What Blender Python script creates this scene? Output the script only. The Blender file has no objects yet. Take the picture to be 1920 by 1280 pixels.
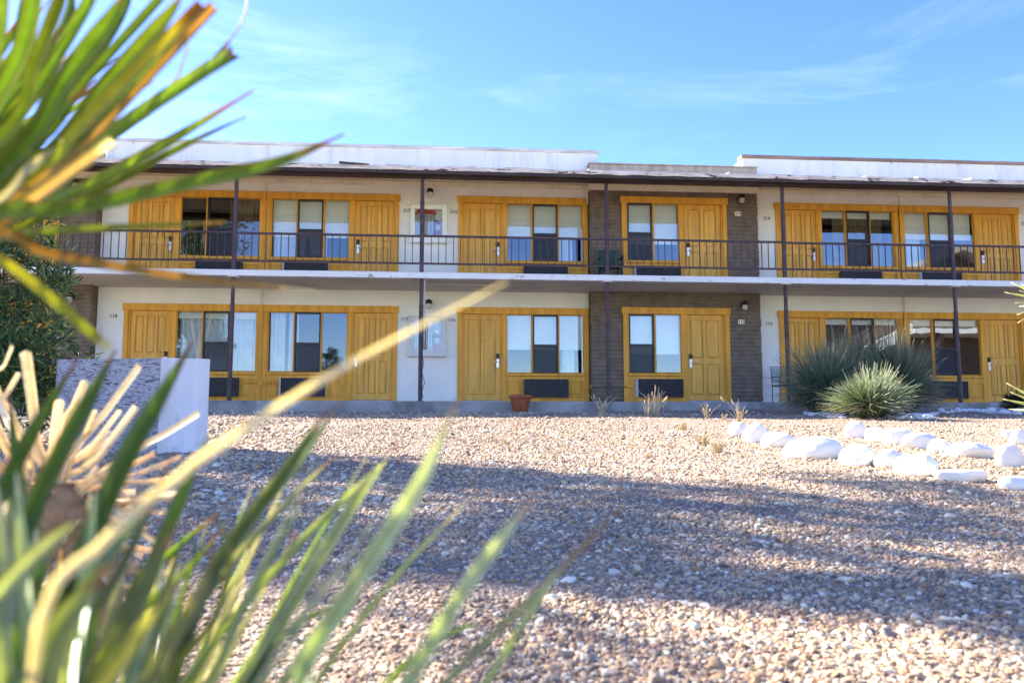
import bpy, math, random
import numpy as np
from mathutils import Vector, Matrix, noise
random.seed(7); rng = np.random.default_rng(7)
S = bpy.context.scene
R_ = math.radians
# ------------------------------------------------------------------ camera
F = 1606.05                                    # focal length in pixels of a 1920 wide picture
YAW, PITCH = 0.079335, 0.10618
fwd = Vector((math.sin(YAW)*math.cos(PITCH), math.cos(YAW)*math.cos(PITCH), math.sin(PITCH)))
rgt = Vector((math.cos(YAW), -math.sin(YAW), 0)); upv = rgt.cross(fwd)
cd = bpy.data.cameras.new('camera'); cam = bpy.data.objects.new('camera', cd); S.collection.objects.link(cam)
cam.matrix_world = Matrix(((rgt.x, upv.x, -fwd.x, 0), (rgt.y, upv.y, -fwd.y, 0), (rgt.z, upv.z, -fwd.z, 0), (0, 0, 0, 1)))
cd.sensor_width = 36; cd.lens = F/1920*36; cd.clip_end = 2000; cd.clip_start = 0.05
cd.dof.use_dof = True; cd.dof.focus_distance = 13.0; cd.dof.aperture_fstop = cd.lens/7.2
S.camera = cam
# ------------------------------------------------------------------ light
SUN_AZ, SUN_EL = -58.0, 32.0                   # degrees from +Y (negative is to the left), elevation
W = bpy.data.worlds.new('World'); S.world = W; W.use_nodes = True
nt = W.node_tree; N = nt.nodes; L = nt.links
bg = N['Background']
sky = N.new('ShaderNodeTexSky'); sky.sky_type = 'NISHITA'; sky.sun_disc = False
sky.sun_elevation = R_(SUN_EL); sky.sun_rotation = R_(SUN_AZ); sky.altitude = 1400; sky.air_density = 1.0; sky.dust_density = 0.7; sky.ozone_density = 2.5
tc = N.new('ShaderNodeTexCoord')
mp = N.new('ShaderNodeMapping'); mp.inputs['Rotation'].default_value = (0, R_(16), R_(18)); mp.inputs['Location'].default_value = (.62, .36, .32); mp.inputs['Scale'].default_value = (1.6, 2.0, 7.5)
n1 = N.new('ShaderNodeTexNoise'); n1.inputs['Scale'].default_value = 1.5; n1.inputs['Detail'].default_value = 9; n1.inputs['Roughness'].default_value = .62; n1.inputs['Distortion'].default_value = .5
n2 = N.new('ShaderNodeTexNoise'); n2.inputs['Scale'].default_value = 2.1; n2.inputs['Detail'].default_value = 3
r1 = N.new('ShaderNodeMapRange'); r1.inputs[1].default_value = .52; r1.inputs[2].default_value = 1.55
r2 = N.new('ShaderNodeMapRange'); r2.inputs[1].default_value = .42; r2.inputs[2].default_value = .68
mu = N.new('ShaderNodeMath'); mu.operation = 'MULTIPLY'
mx = N.new('ShaderNodeMixRGB'); mx.inputs[2].default_value = (5.2, 5.6, 6.1, 1)
L.new(tc.outputs['Generated'], mp.inputs[0]); L.new(mp.outputs[0], n1.inputs[0]); L.new(tc.outputs['Generated'], n2.inputs[0])
L.new(n1.outputs[0], r1.inputs[0]); L.new(n2.outputs[0], r2.inputs[0]); L.new(r1.outputs[0], mu.inputs[0]); L.new(r2.outputs[0], mu.inputs[1])
hs = N.new('ShaderNodeHueSaturation'); hs.inputs['Saturation'].default_value = 1.25; hs.inputs['Hue'].default_value = .521; L.new(sky.outputs[0], hs.inputs['Color'])
L.new(mu.outputs[0], mx.inputs[0]); L.new(hs.outputs[0], mx.inputs[1]); L.new(mx.outputs[0], bg.inputs[0])
bg.inputs[1].default_value = 0.11
sl = bpy.data.lights.new('sun', 'SUN'); sl.energy = 5.0; sl.angle = R_(.55); sl.color = (1, .94, .85)
so = bpy.data.objects.new('sun', sl); S.collection.objects.link(so)
sd = Vector((math.sin(R_(SUN_AZ))*math.cos(R_(SUN_EL)), math.cos(R_(SUN_AZ))*math.cos(R_(SUN_EL)), math.sin(R_(SUN_EL))))
so.rotation_euler = sd.to_track_quat('Z', 'Y').to_euler(); so.location = (-20, 30, 30)
S.view_settings.view_transform = 'Standard'; S.view_settings.look = 'None'; S.view_settings.gamma = 1
S.view_settings.exposure = 2.22
S.cycles.max_bounces = 10; S.cycles.transparent_max_bounces = 16

# ------------------------------------------------------------------ placing helpers
def ray(px, py):
    return rgt*((px-960)/F) + upv*(-(py-640)/F) + fwd
def at(px, py, Y):                              # point seen at (px, py) that lies Y metres north of the camera
    d = ray(px, py); return d*(Y/d.y)
def gz(x, y):                                   # ground height
    b = -.66+.067*y
    if y > 14.5: b = -.66+.067*14.5+(y-14.5)*(.036+.02*min(1, max(0, (x-3)/4)))
    if y > 18.0: b = -.66+.067*14.5+3.5*(.036+.02*min(1, max(0, (x-3)/4)))
    f = min(1, max(0, (17-y)/4))
    return b + f*(.035*noise.noise(Vector((x*.45, y*.45, 3))) + .012*noise.noise(Vector((x*1.7, y*1.7, 8))))*min(1, .35+y/9)
def G(px, py):                                  # ground point seen at (px, py)
    d = ray(px, py); t = .8
    while t < 30:
        p = d*t
        if p.z < gz(p.x, p.y) : return p
        t += .02
    return d*(14/d.y)

# ------------------------------------------------------------------ materials
MATS = {}
def mat(name, col, rough=.7, noise_amt=.12, nscale=3., bump=0., bscale=40., metal=0., spec=.4, col2=None, transl=0., detail=6, stretch=(1, 1, 1), clean=False):
    m = bpy.data.materials.new(name); m.use_nodes = True; t = m.node_tree; n = t.nodes; l = t.links
    b = n['Principled BSDF']; b.inputs['Roughness'].default_value = rough; b.inputs['Metallic'].default_value = metal
    b.inputs['Specular IOR Level'].default_value = spec
    g = n.new('ShaderNodeTexCoord'); mp = n.new('ShaderNodeMapping'); mp.inputs['Scale'].default_value = stretch
    l.new(g.outputs['Object'], mp.inputs[0])
    nz = n.new('ShaderNodeTexNoise'); nz.inputs['Scale'].default_value = nscale; nz.inputs['Detail'].default_value = detail
    l.new(mp.outputs[0], nz.inputs[0])
    c2 = col2 or tuple(c*(1-noise_amt*2) for c in col); c1 = col if col2 else tuple(min(1, c*(1+noise_amt)) for c in col)
    rp = n.new('ShaderNodeValToRGB'); rp.color_ramp.elements[0].position = .35; rp.color_ramp.elements[1].position = .65
    rp.color_ramp.elements[0].color = (*c2, 1); rp.color_ramp.elements[1].color = (*c1, 1)
    l.new(nz.outputs[0], rp.inputs[0]); l.new(rp.outputs[0], b.inputs['Base Color'])
    if bump:
        nb = n.new('ShaderNodeTexNoise'); nb.inputs['Scale'].default_value = bscale; nb.inputs['Detail'].default_value = 5
        l.new(mp.outputs[0], nb.inputs[0]); bp = n.new('ShaderNodeBump'); bp.inputs['Strength'].default_value = bump; bp.inputs['Distance'].default_value = .02
        l.new(nb.outputs[0], bp.inputs['Height']); l.new(bp.outputs[0], b.inputs['Normal'])
    MATS[name] = m; return m
def chips(m, col, scale, lo, hi, stretch=(1, 1, 1), thr=None):
    """worn spots with a shape of their own laid over a paint colour"""
    t = m.node_tree; n = t.nodes; l = t.links; b = n['Principled BSDF']
    src = b.inputs['Base Color'].links[0].from_socket
    g = n.new('ShaderNodeTexCoord'); mp = n.new('ShaderNodeMapping'); mp.inputs['Scale'].default_value = stretch; l.new(g.outputs['Object'], mp.inputs[0])
    nz = n.new('ShaderNodeTexNoise'); nz.inputs['Scale'].default_value = scale; nz.inputs['Detail'].default_value = 10; nz.inputs['Roughness'].default_value = .7
    l.new(mp.outputs[0], nz.inputs[0]); r = n.new('ShaderNodeMapRange'); r.inputs[1].default_value = lo; r.inputs[2].default_value = hi; l.new(nz.outputs[0], r.inputs[0])
    x = n.new('ShaderNodeMixRGB'); x.inputs[2].default_value = (*col, 1); l.new(r.outputs[0], x.inputs[0]); l.new(src, x.inputs[1]); l.new(x.outputs[0], b.inputs['Base Color'])
white = mat('white_stucco', (.85, .84, .78), .85, .03, 1.2, .35, 60)
chips(white, (.52, .47, .42), 1.6, .66, .80, (1, 1, .35))
parapet_m = mat('parapet_stucco', (.82, .81, .76), .85, .03, .8, .3, 40); chips(parapet_m, (.45, .38, .33), 2.4, .64, .68); chips(parapet_m, (.62, .58, .54), 1.3, .50, .75, (3, 1, .35))
tan = mat('tan_block', (.42, .35, .28), .9, .12, 6, .6, 30, stretch=(1, 1, .4))
coping = mat('coping_metal', (.68, .64, .60), .7, .15, 3, .3, 25, stretch=(.5, 1, 3))
coping_b = mat('coping_brown', (.30, .20, .15), .75, .15, 3, .3, 25, stretch=(.5, 1, 3))
cream = mat('cream_paint', (.80, .73, .55), .75, .05, 2, .15, 30)
soffit = mat('soffit_boards', (.80, .69, .46), .8, .08, 2, .1, 30, stretch=(6, .4, 1))
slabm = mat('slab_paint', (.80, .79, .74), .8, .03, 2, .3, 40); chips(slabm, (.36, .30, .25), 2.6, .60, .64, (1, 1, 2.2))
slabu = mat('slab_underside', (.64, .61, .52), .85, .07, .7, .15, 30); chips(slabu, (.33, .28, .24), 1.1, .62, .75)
orange = mat('orange_paint', (.78, .37, .038), .55, .09, 2, .08, 60, stretch=(4, 4, .6)); chips(orange, (.50, .22, .02), 5, .62, .72, (1.5, 1, .35))
orange_d = mat('door_orange_paint', (.80, .42, .065), .5, .10, 1.6, .08, 60, stretch=(6, 4, .5)); chips(orange_d, (.62, .36, .11), 4, .54, .70, (2, 1, .3))
brown = mat('brown_metal_paint', (.075, .042, .045), .5, .2, 5, .1, 30)
beamm = mat('brown_wood_paint', (.060, .038, .036), .6, .2, 3, .3, 30, stretch=(.5, 1, 3)); chips(beamm, (.55, .45, .36), 2.6, .68, .71, (1, 1, 5))
roofing = mat('rolled_roofing', (.86, .70, .54), .9, .14, 5, .6, 30, stretch=(.6, 1, 4)); chips(roofing, (.10, .07, .05), 5, .56, .60, (.6, 1, 2.5))
concrete = mat('concrete', (.38, .355, .32), .9, .14, 1.8, .5, 45); chips(concrete, (.17, .15, .13), 1.6, .50, .68, (1, 1, .6)); chips(concrete, (.55, .52, .48), 7, .66, .72)
dark_al = mat('dark_aluminium', (.035, .028, .026), .45, .1, 5)
silver = mat('satin_metal', (.72, .72, .74), .35, .03, 5, metal=.8)
silverp = mat('silver_paint', (.55, .56, .60), .5, .05, 5)
blackp = mat('black_plastic', (.012, .012, .013), .4, .1, 5)
grill = mat('grille_metal', (.045, .045, .05), .5, .1, 6)
shade_m = mat('roller_shade', (.90, .90, .84), .9, .02, 2)
curt_w = mat('white_curtain', (.74, .77, .82), .9, .05, 3)
curt_b = mat('brown_curtain', (.22, .15, .085), .9, .12, 4)
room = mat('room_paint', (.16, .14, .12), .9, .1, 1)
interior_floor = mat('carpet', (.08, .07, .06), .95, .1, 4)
red = mat('red_paint', (.55, .02, .02), .4, .06, 5)
label_m = mat('label_paper', (.75, .62, .60), .6, .08, 20)
hosem = mat('canvas_hose', (.72, .70, .66), .9, .06, 14)
terracotta = mat('terracotta', (.40, .115, .045), .75, .1, 8, .15, 60)
soil = mat('potting_soil', (.05, .035, .025), .95, .2, 20, .5, 60)
greenp = mat('green_plastic', (.010, .055, .042), .45, .08, 6)
greenm = mat('dull_green_metal', (.05, .11, .10), .5, .1, 6)
lampglass = mat('lamp_glass', (.62, .62, .58), .15, .03, 5)
digit = mat('black_digits', (.10, .085, .075), .5, .05, 5)
rockm = mat('whitewashed_rock', (.85, .82, .73), .85, .02, 5, .55, 14); chips(rockm, (.42, .32, .24), 7, .66, .70)
rockm_s = mat('old_whitewashed_stone', (.70, .70, .70), .9, .04, 5, .5, 24); chips(rockm_s, (.40, .34, .28), 9, .60, .70)
white_board = mat('white_painted_board', (.72, .72, .74), .7, .04, 3, .2, 30); chips(white_board, (.40, .37, .35), 3.5, .62, .72, (1, 1, .5)); chips(white_board, (.58, .56, .54), 1.2, .45, .7, (4, 1, .4))
bark = mat('bark', (.16, .11, .07), .95, .2, 6, .8, 20, stretch=(1, 1, .3))
fibre = mat('dead_leaf_fibre', (.33, .22, .12), .95, .25, 20, .8, 50)
# weathered plywood: contour like grain
def plywood():
    m = mat('weathered_plywood', (.36, .34, .38), .9, .1, 3, .2, 40); t = m.node_tree; n = t.nodes; l = t.links; b = n['Principled BSDF']
    g = n.new('ShaderNodeTexCoord'); mp = n.new('ShaderNodeMapping'); mp.inputs['Scale'].default_value = (1.1, 1, 6.5); l.new(g.outputs['Object'], mp.inputs[0])
    nz = n.new('ShaderNodeTexNoise'); nz.inputs['Scale'].default_value = 2.3; nz.inputs['Detail'].default_value = 2; l.new(mp.outputs[0], nz.inputs[0])
    w = n.new('ShaderNodeMath'); w.operation = 'MULTIPLY'; w.inputs[1].default_value = 120; l.new(nz.outputs[0], w.inputs[0])
    s = n.new('ShaderNodeMath'); s.operation = 'SINE'; l.new(w.outputs[0], s.inputs[0])
    fn = n.new('ShaderNodeTexNoise'); fn.inputs['Scale'].default_value = 12; mp2 = n.new('ShaderNodeMapping'); mp2.inputs['Scale'].default_value = (1, 1, 9); l.new(g.outputs['Object'], mp2.inputs[0]); l.new(mp2.outputs[0], fn.inputs[0]); fn.inputs['Detail'].default_value = 8
    ad = n.new('ShaderNodeMath'); ad.operation = 'MULTIPLY_ADD'; ad.inputs[1].default_value = 4.5; l.new(fn.outputs[0], ad.inputs[0]); l.new(s.outputs[0], ad.inputs[2])
    rp = n.new('ShaderNodeValToRGB'); rp.color_ramp.elements[0].position = .0; rp.color_ramp.elements[0].color = (.07, .05, .055, 1); rp.color_ramp.elements[1].position = .55; rp.color_ramp.elements[1].color = (.42, .41, .44, 1)
    mr = n.new('ShaderNodeMapRange'); mr.inputs[1].default_value = .8; mr.inputs[2].default_value = 4.0; l.new(ad.outputs[0], mr.inputs[0]); l.new(mr.outputs[0], rp.inputs[0]); l.new(rp.outputs[0], b.inputs['Base Color'])
    return m
ply = plywood()
# slump block
def blockm():
    m = mat('brown_slump_block', (.19, .145, .108), .85, .12, 5, .5, 40); t = m.node_tree; n = t.nodes; l = t.links; b = n['Principled BSDF']
    chips(m, (.20, .155, .12), 3, .5, .7)
    return m
block = blockm()
def glassm():
    m = bpy.data.materials.new('window_glass'); m.use_nodes = True; t = m.node_tree; n = t.nodes; l = t.links
    n.remove(n['Principled BSDF']); o = n['Material Output']
    tr = n.new('ShaderNodeBsdfTransparent'); tr.inputs[0].default_value = (.95, .98, .97, 1); gl = n.new('ShaderNodeBsdfGlossy'); gl.inputs['Roughness'].default_value = .01; gl.inputs[0].default_value = (.9, .95, 1, 1)
    nz = n.new('ShaderNodeTexNoise'); nz.inputs['Scale'].default_value = 1.1; bp = n.new('ShaderNodeBump'); bp.inputs['Strength'].default_value = .03; bp.inputs['Distance'].default_value = .05
    g = n.new('ShaderNodeTexCoord'); l.new(g.outputs['Object'], nz.inputs[0]); l.new(nz.outputs[0], bp.inputs['Height']); l.new(bp.outputs[0], gl.inputs['Normal'])
    mx = n.new('ShaderNodeMixShader'); mx.inputs[0].default_value = .10; l.new(tr.outputs[0], mx.inputs[1]); l.new(gl.outputs[0], mx.inputs[2]); l.new(mx.outputs[0], o.inputs[0]); return m
glass = glassm()
def leafm(name, rough=.45, transl=.45, streak=60, tcol=(1.35, 1.35, .7)):
    m = bpy.data.materials.new(name); m.use_nodes = True; t = m.node_tree; n = t.nodes; l = t.links
    b = n['Principled BSDF']; b.inputs['Roughness'].default_value = rough; o = n['Material Output']
    a = n.new('ShaderNodeAttribute'); a.attribute_name = 'col'
    nz = n.new('ShaderNodeTexNoise'); nz.inputs['Scale'].default_value = streak; g = n.new('ShaderNodeTexCoord'); l.new(g.outputs['Object'], nz.inputs[0])
    mr = n.new('ShaderNodeMapRange'); mr.inputs[3].default_value = .72; mr.inputs[4].default_value = 1.25; l.new(nz.outputs[0], mr.inputs[0])
    cx = n.new('ShaderNodeCombineXYZ'); l.new(a.outputs['Alpha'], cx.inputs[0]); n3 = n.new('ShaderNodeTexNoise'); n3.inputs['Scale'].default_value = 9; n3.inputs['Detail'].default_value = 3; l.new(cx.outputs[0], n3.inputs[0])
    m3 = n.new('ShaderNodeMapRange'); m3.inputs[1].default_value = .3; m3.inputs[2].default_value = .7; m3.inputs[3].default_value = .6; m3.inputs[4].default_value = 1.4; l.new(n3.outputs[0], m3.inputs[0])
    m4 = n.new('ShaderNodeMath'); m4.operation = 'MULTIPLY'; l.new(mr.outputs[0], m4.inputs[0]); l.new(m3.outputs[0], m4.inputs[1]); mr = m4
    vm = n.new('ShaderNodeVectorMath'); vm.operation = 'SCALE'; l.new(a.outputs['Color'], vm.inputs[0]); l.new(mr.outputs[0], vm.inputs['Scale'])
    l.new(vm.outputs[0], b.inputs['Base Color'])
    tl = n.new('ShaderNodeBsdfTranslucent'); v2 = n.new('ShaderNodeVectorMath'); v2.operation = 'MULTIPLY'; v2.inputs[1].default_value = tcol; l.new(vm.outputs[0], v2.inputs[0]); l.new(v2.outputs[0], tl.inputs[0])
    mx = n.new('ShaderNodeMixShader'); mx.inputs[0].default_value = transl; l.new(b.outputs[0], mx.inputs[1]); l.new(tl.outputs[0], mx.inputs[2]); l.new(mx.outputs[0], o.inputs[0]); return m
leaf = leafm('yucca_leaf', .38, .5, 60, (1.25, 1.2, .75)); drym = leafm('dry_leaf', .8, .3, 60, (1.05, 1.0, .92)); grassm = leafm('narrow_leaf', .55, .3, 12)

# ------------------------------------------------------------------ mesh helpers
C = S.collection
class MB:
    def __init__(s): s.v = []; s.f = []; s.c = []
    def add(s, vs, fs, col=None):
        o = len(s.v); s.v += [tuple(v) for v in vs]; s.f += [tuple(i+o for i in f) for f in fs]
        if col is not None: s.c += ([col]*len(vs) if not isinstance(col, list) else col)
        return s
    def box(s, x0, x1, y0, y1, z0, z1, b=0):
        if x1 < x0: x0, x1 = x1, x0
        b = min(b, (x1-x0)*.4, (y1-y0)*.4, (z1-z0)*.4)
        if b <= 0:
            vs = [(x, y, z) for z in (z0, z1) for y in (y0, y1) for x in (x0, x1)]
            return s.add(vs, [(0, 2, 3, 1), (4, 5, 7, 6), (0, 1, 5, 4), (2, 6, 7, 3), (0, 4, 6, 2), (1, 3, 7, 5)])
        vs = []                                  # chamfered box: three verts per corner
        idx = {}
        for iz in (0, 1):
            for iy in (0, 1):
                for ix in (0, 1):
                    X = (x0, x1)[ix]; Y = (y0, y1)[iy]; Z = (z0, z1)[iz]; dx = b*(1-2*ix); dy = b*(1-2*iy); dz = b*(1-2*iz)
                    idx[ix, iy, iz] = len(vs); vs += [(X, Y+dy, Z+dz), (X+dx, Y, Z+dz), (X+dx, Y+dy, Z)]
        I = lambda a, b_, c, k: idx[a, b_, c]+k
        fs = []
        fs += [(I(0,0,0,0), I(0,0,1,0), I(0,1,1,0), I(0,1,0,0)), (I(1,0,0,0), I(1,1,0,0), I(1,1,1,0), I(1,0,1,0))]
        fs += [(I(0,0,0,1), I(1,0,0,1), I(1,0,1,1), I(0,0,1,1)), (I(0,1,0,1), I(0,1,1,1), I(1,1,1,1), I(1,1,0,1))]
        fs += [(I(0,0,0,2), I(0,1,0,2), I(1,1,0,2), I(1,0,0,2)), (I(0,0,1,2), I(1,0,1,2), I(1,1,1,2), I(0,1,1,2))]
        for iz in (0, 1):
            for iy in (0, 1): fs.append((I(0,iy,iz,1), I(1,iy,iz,1), I(1,iy,iz,2), I(0,iy,iz,2)))
            for ix in (0, 1): fs.append((I(ix,0,iz,0), I(ix,1,iz,0), I(ix,1,iz,2), I(ix,0,iz,2)))
        for iy in (0, 1):
            for ix in (0, 1): fs.append((I(ix,iy,0,0), I(ix,iy,1,0), I(ix,iy,1,1), I(ix,iy,0,1)))
        for k in idx.values(): fs.append((k, k+1, k+2))
        return s.add(vs, fs)
    def tube(s, pts, r, n=8, caps=True, col=None):
        pts = [Vector(p) for p in pts]; rs = r if isinstance(r, (list, tuple)) else [r]*len(pts)
        vs = []; fs = []; side = None
        for i, p in enumerate(pts):
            t = (pts[min(i+1, len(pts)-1)]-pts[max(i-1, 0)]).normalized()
            if side is None: side = t.orthogonal().normalized()
            side = (side - t*side.dot(t)).normalized(); w = t.cross(side)
            for k in range(n):
                a = 2*math.pi*k/n; vs.append(p+(side*math.cos(a)+w*math.sin(a))*rs[i])
        for i in range(len(pts)-1):
            for k in range(n): fs.append((i*n+k, i*n+(k+1) % n, (i+1)*n+(k+1) % n, (i+1)*n+k))
        if caps: fs += [tuple(range(n-1, -1, -1)), tuple((len(pts)-1)*n+k for k in range(n))]
        return s.add(vs, fs, col)
    def lathe(s, prof, c, n=24, sx=1, sy=1):
        vs = []; fs = []; m = len(prof)
        for r, z in prof:
            for k in range(n): a = 2*math.pi*k/n; vs.append((c[0]+r*math.cos(a)*sx, c[1]+r*math.sin(a)*sy, c[2]+z))
        for i in range(m-1):
            for k in range(n): fs.append((i*n+k, i*n+(k+1) % n, (i+1)*n+(k+1) % n, (i+1)*n+k))
        fs += [tuple(range(n-1, -1, -1)), tuple((m-1)*n+k for k in range(n))]
        return s.add(vs, fs)
    def prism(s, poly, y0, y1, inset=0):          # polygon in x,z extruded in y; front edge inset for a bevel
        n = len(poly); cx = sum(p[0] for p in poly)/n; cz = sum(p[1] for p in poly)/n
        vs = [(x, y1, z) for x, z in poly] + [(x, y0+inset, z) for x, z in poly]
        def sh(p):
            dx, dz = p[0]-cx, p[1]-cz; l = math.hypot(dx, dz) or 1
            return (p[0]-math.copysign(min(inset, abs(dx)), dx), y0, p[1]-math.copysign(min(inset, abs(dz)), dz))
        vs += [sh(p) for p in poly]; fs = []
        for k in range(n):
            j = (k+1) % n; fs += [(k, j, n+j, n+k), (n+k, n+j, 2*n+j, 2*n+k)]
        fs.append(tuple(2*n+k for k in range(n)))
        return s.add(vs, fs)
def wloc(o):
    v = Vector((0, 0, 0))
    while o: v += o.location; o = o.parent
    return v
def obj(name, mb, m, parent=None, smooth=False, loc=None, **tags):
    o0 = wloc(parent) if parent else Vector(loc or (0, 0, 0))
    me = bpy.data.meshes.new(name)
    if isinstance(mb, MB):
        me.from_pydata([(v[0]-o0.x, v[1]-o0.y, v[2]-o0.z) for v in mb.v] if parent else mb.v, [], mb.f)
        if mb.c:
            a = me.color_attributes.new('col', 'FLOAT_COLOR', 'POINT'); a.data.foreach_set('color', np.array([(*c[:3], c[3] if len(c) > 3 else .5) for c in mb.c], dtype=np.float32).ravel())
    me.materials.append(m)
    if smooth: me.polygons.foreach_set('use_smooth', [True]*len(me.polygons))
    o = bpy.data.objects.new(name, me); C.objects.link(o)
    if parent: o.parent = parent
    else: o.location = o0
    for k, v in tags.items(): o[k] = v
    return o
def thing(name, label, cat, loc, group=None):
    o = bpy.data.objects.new(name, None); C.objects.link(o); o.location = loc; o.empty_display_size = .2
    o['label'] = label; o['category'] = cat
    if group: o['group'] = group
    return o
def text(body, x, y, z, size, m, parent):
    cu = bpy.data.curves.new('room_number', 'FONT'); cu.body = body; cu.size = size; cu.align_x = 'CENTER'; cu.align_y = 'CENTER'; cu.extrude = .003; cu.offset = size*.012
    to = bpy.data.objects.new('tmp', cu); C.objects.link(to); dg = bpy.context.evaluated_depsgraph_get(); me = bpy.data.meshes.new_from_object(to.evaluated_get(dg)); bpy.data.objects.remove(to)
    o0 = wloc(parent); me.transform(Matrix.Translation(Vector((x, y, z))-o0) @ Matrix.Rotation(math.pi/2, 4, 'X')); me.materials.clear(); me.materials.append(m)
    o = bpy.data.objects.new('room_number', me); C.objects.link(o); o.parent = parent; return o

# ================================================================== ground
ny = 150; nx = 150
ys = np.concatenate([np.linspace(-6, 0, 10), np.linspace(.3, 18.5, ny), np.array([22, 30, 60, 200, 900])]); xs = np.concatenate([[-900, -100, -40], np.linspace(-22, 26, nx), [40, 100, 900]])
g = MB(); vs = []
for y in ys:
    for x in xs: vs.append((x, y, gz(x, max(y, -3)) if y < 18.5 else gz(x, 18.5)))
fs = [(j*len(xs)+i, j*len(xs)+i+1, (j+1)*len(xs)+i+1, (j+1)*len(xs)+i) for j in range(len(ys)-1) for i in range(len(xs)-1)]
g.add(vs, fs)
def groundm():
    m = bpy.data.materials.new('gravelly_dirt'); m.use_nodes = True; t = m.node_tree; n = t.nodes; l = t.links; b = n['Principled BSDF']; b.inputs['Roughness'].default_value = .95
    g = n.new('ShaderNodeTexCoord'); v = n.new('ShaderNodeTexVoronoi'); v.inputs['Scale'].default_value = 62; l.new(g.outputs['Object'], v.inputs[0])
    sp = n.new('ShaderNodeSeparateColor'); l.new(v.outputs['Color'], sp.inputs[0])
    rp = n.new('ShaderNodeValToRGB'); e = rp.color_ramp.elements; e[0].color = (.07, .05, .035, 1); e[1].position = 1; e[1].color = (.50, .42, .34, 1)
    for p, c in ((.3, (.20, .14, .09)), (.6, (.34, .25, .16)), (.85, (.30, .19, .13))): k = e.new(p); k.color = (*c, 1)
    l.new(sp.outputs[0], rp.inputs[0])
    nz = n.new('ShaderNodeTexNoise'); nz.inputs['Scale'].default_value = .55; nz.inputs['Detail'].default_value = 6; l.new(g.outputs['Object'], nz.inputs[0])
    mr = n.new('ShaderNodeMapRange'); mr.inputs[1].default_value = .45; mr.inputs[2].default_value = .65; l.new(nz.outputs[0], mr.inputs[0])
    mx = n.new('ShaderNodeMixRGB'); mx.inputs[2].default_value = (.40, .27, .18, 1); ml = n.new('ShaderNodeMath'); ml.operation = 'MULTIPLY'; ml.inputs[1].default_value = .55; l.new(mr.outputs[0], ml.inputs[0]); l.new(ml.outputs[0], mx.inputs[0]); l.new(rp.outputs[0], mx.inputs[1]); l.new(mx.outputs[0], b.inputs['Base Color'])
    bp = n.new('ShaderNodeBump'); bp.inputs['Strength'].default_value = .9; bp.inputs['Distance'].default_value = .012; bp.invert = True; l.new(v.outputs['Distance'], bp.inputs['Height']); l.new(bp.outputs[0], b.inputs['Normal']); return m
obj('ground', g, groundm(), smooth=True, kind='structure')

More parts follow.
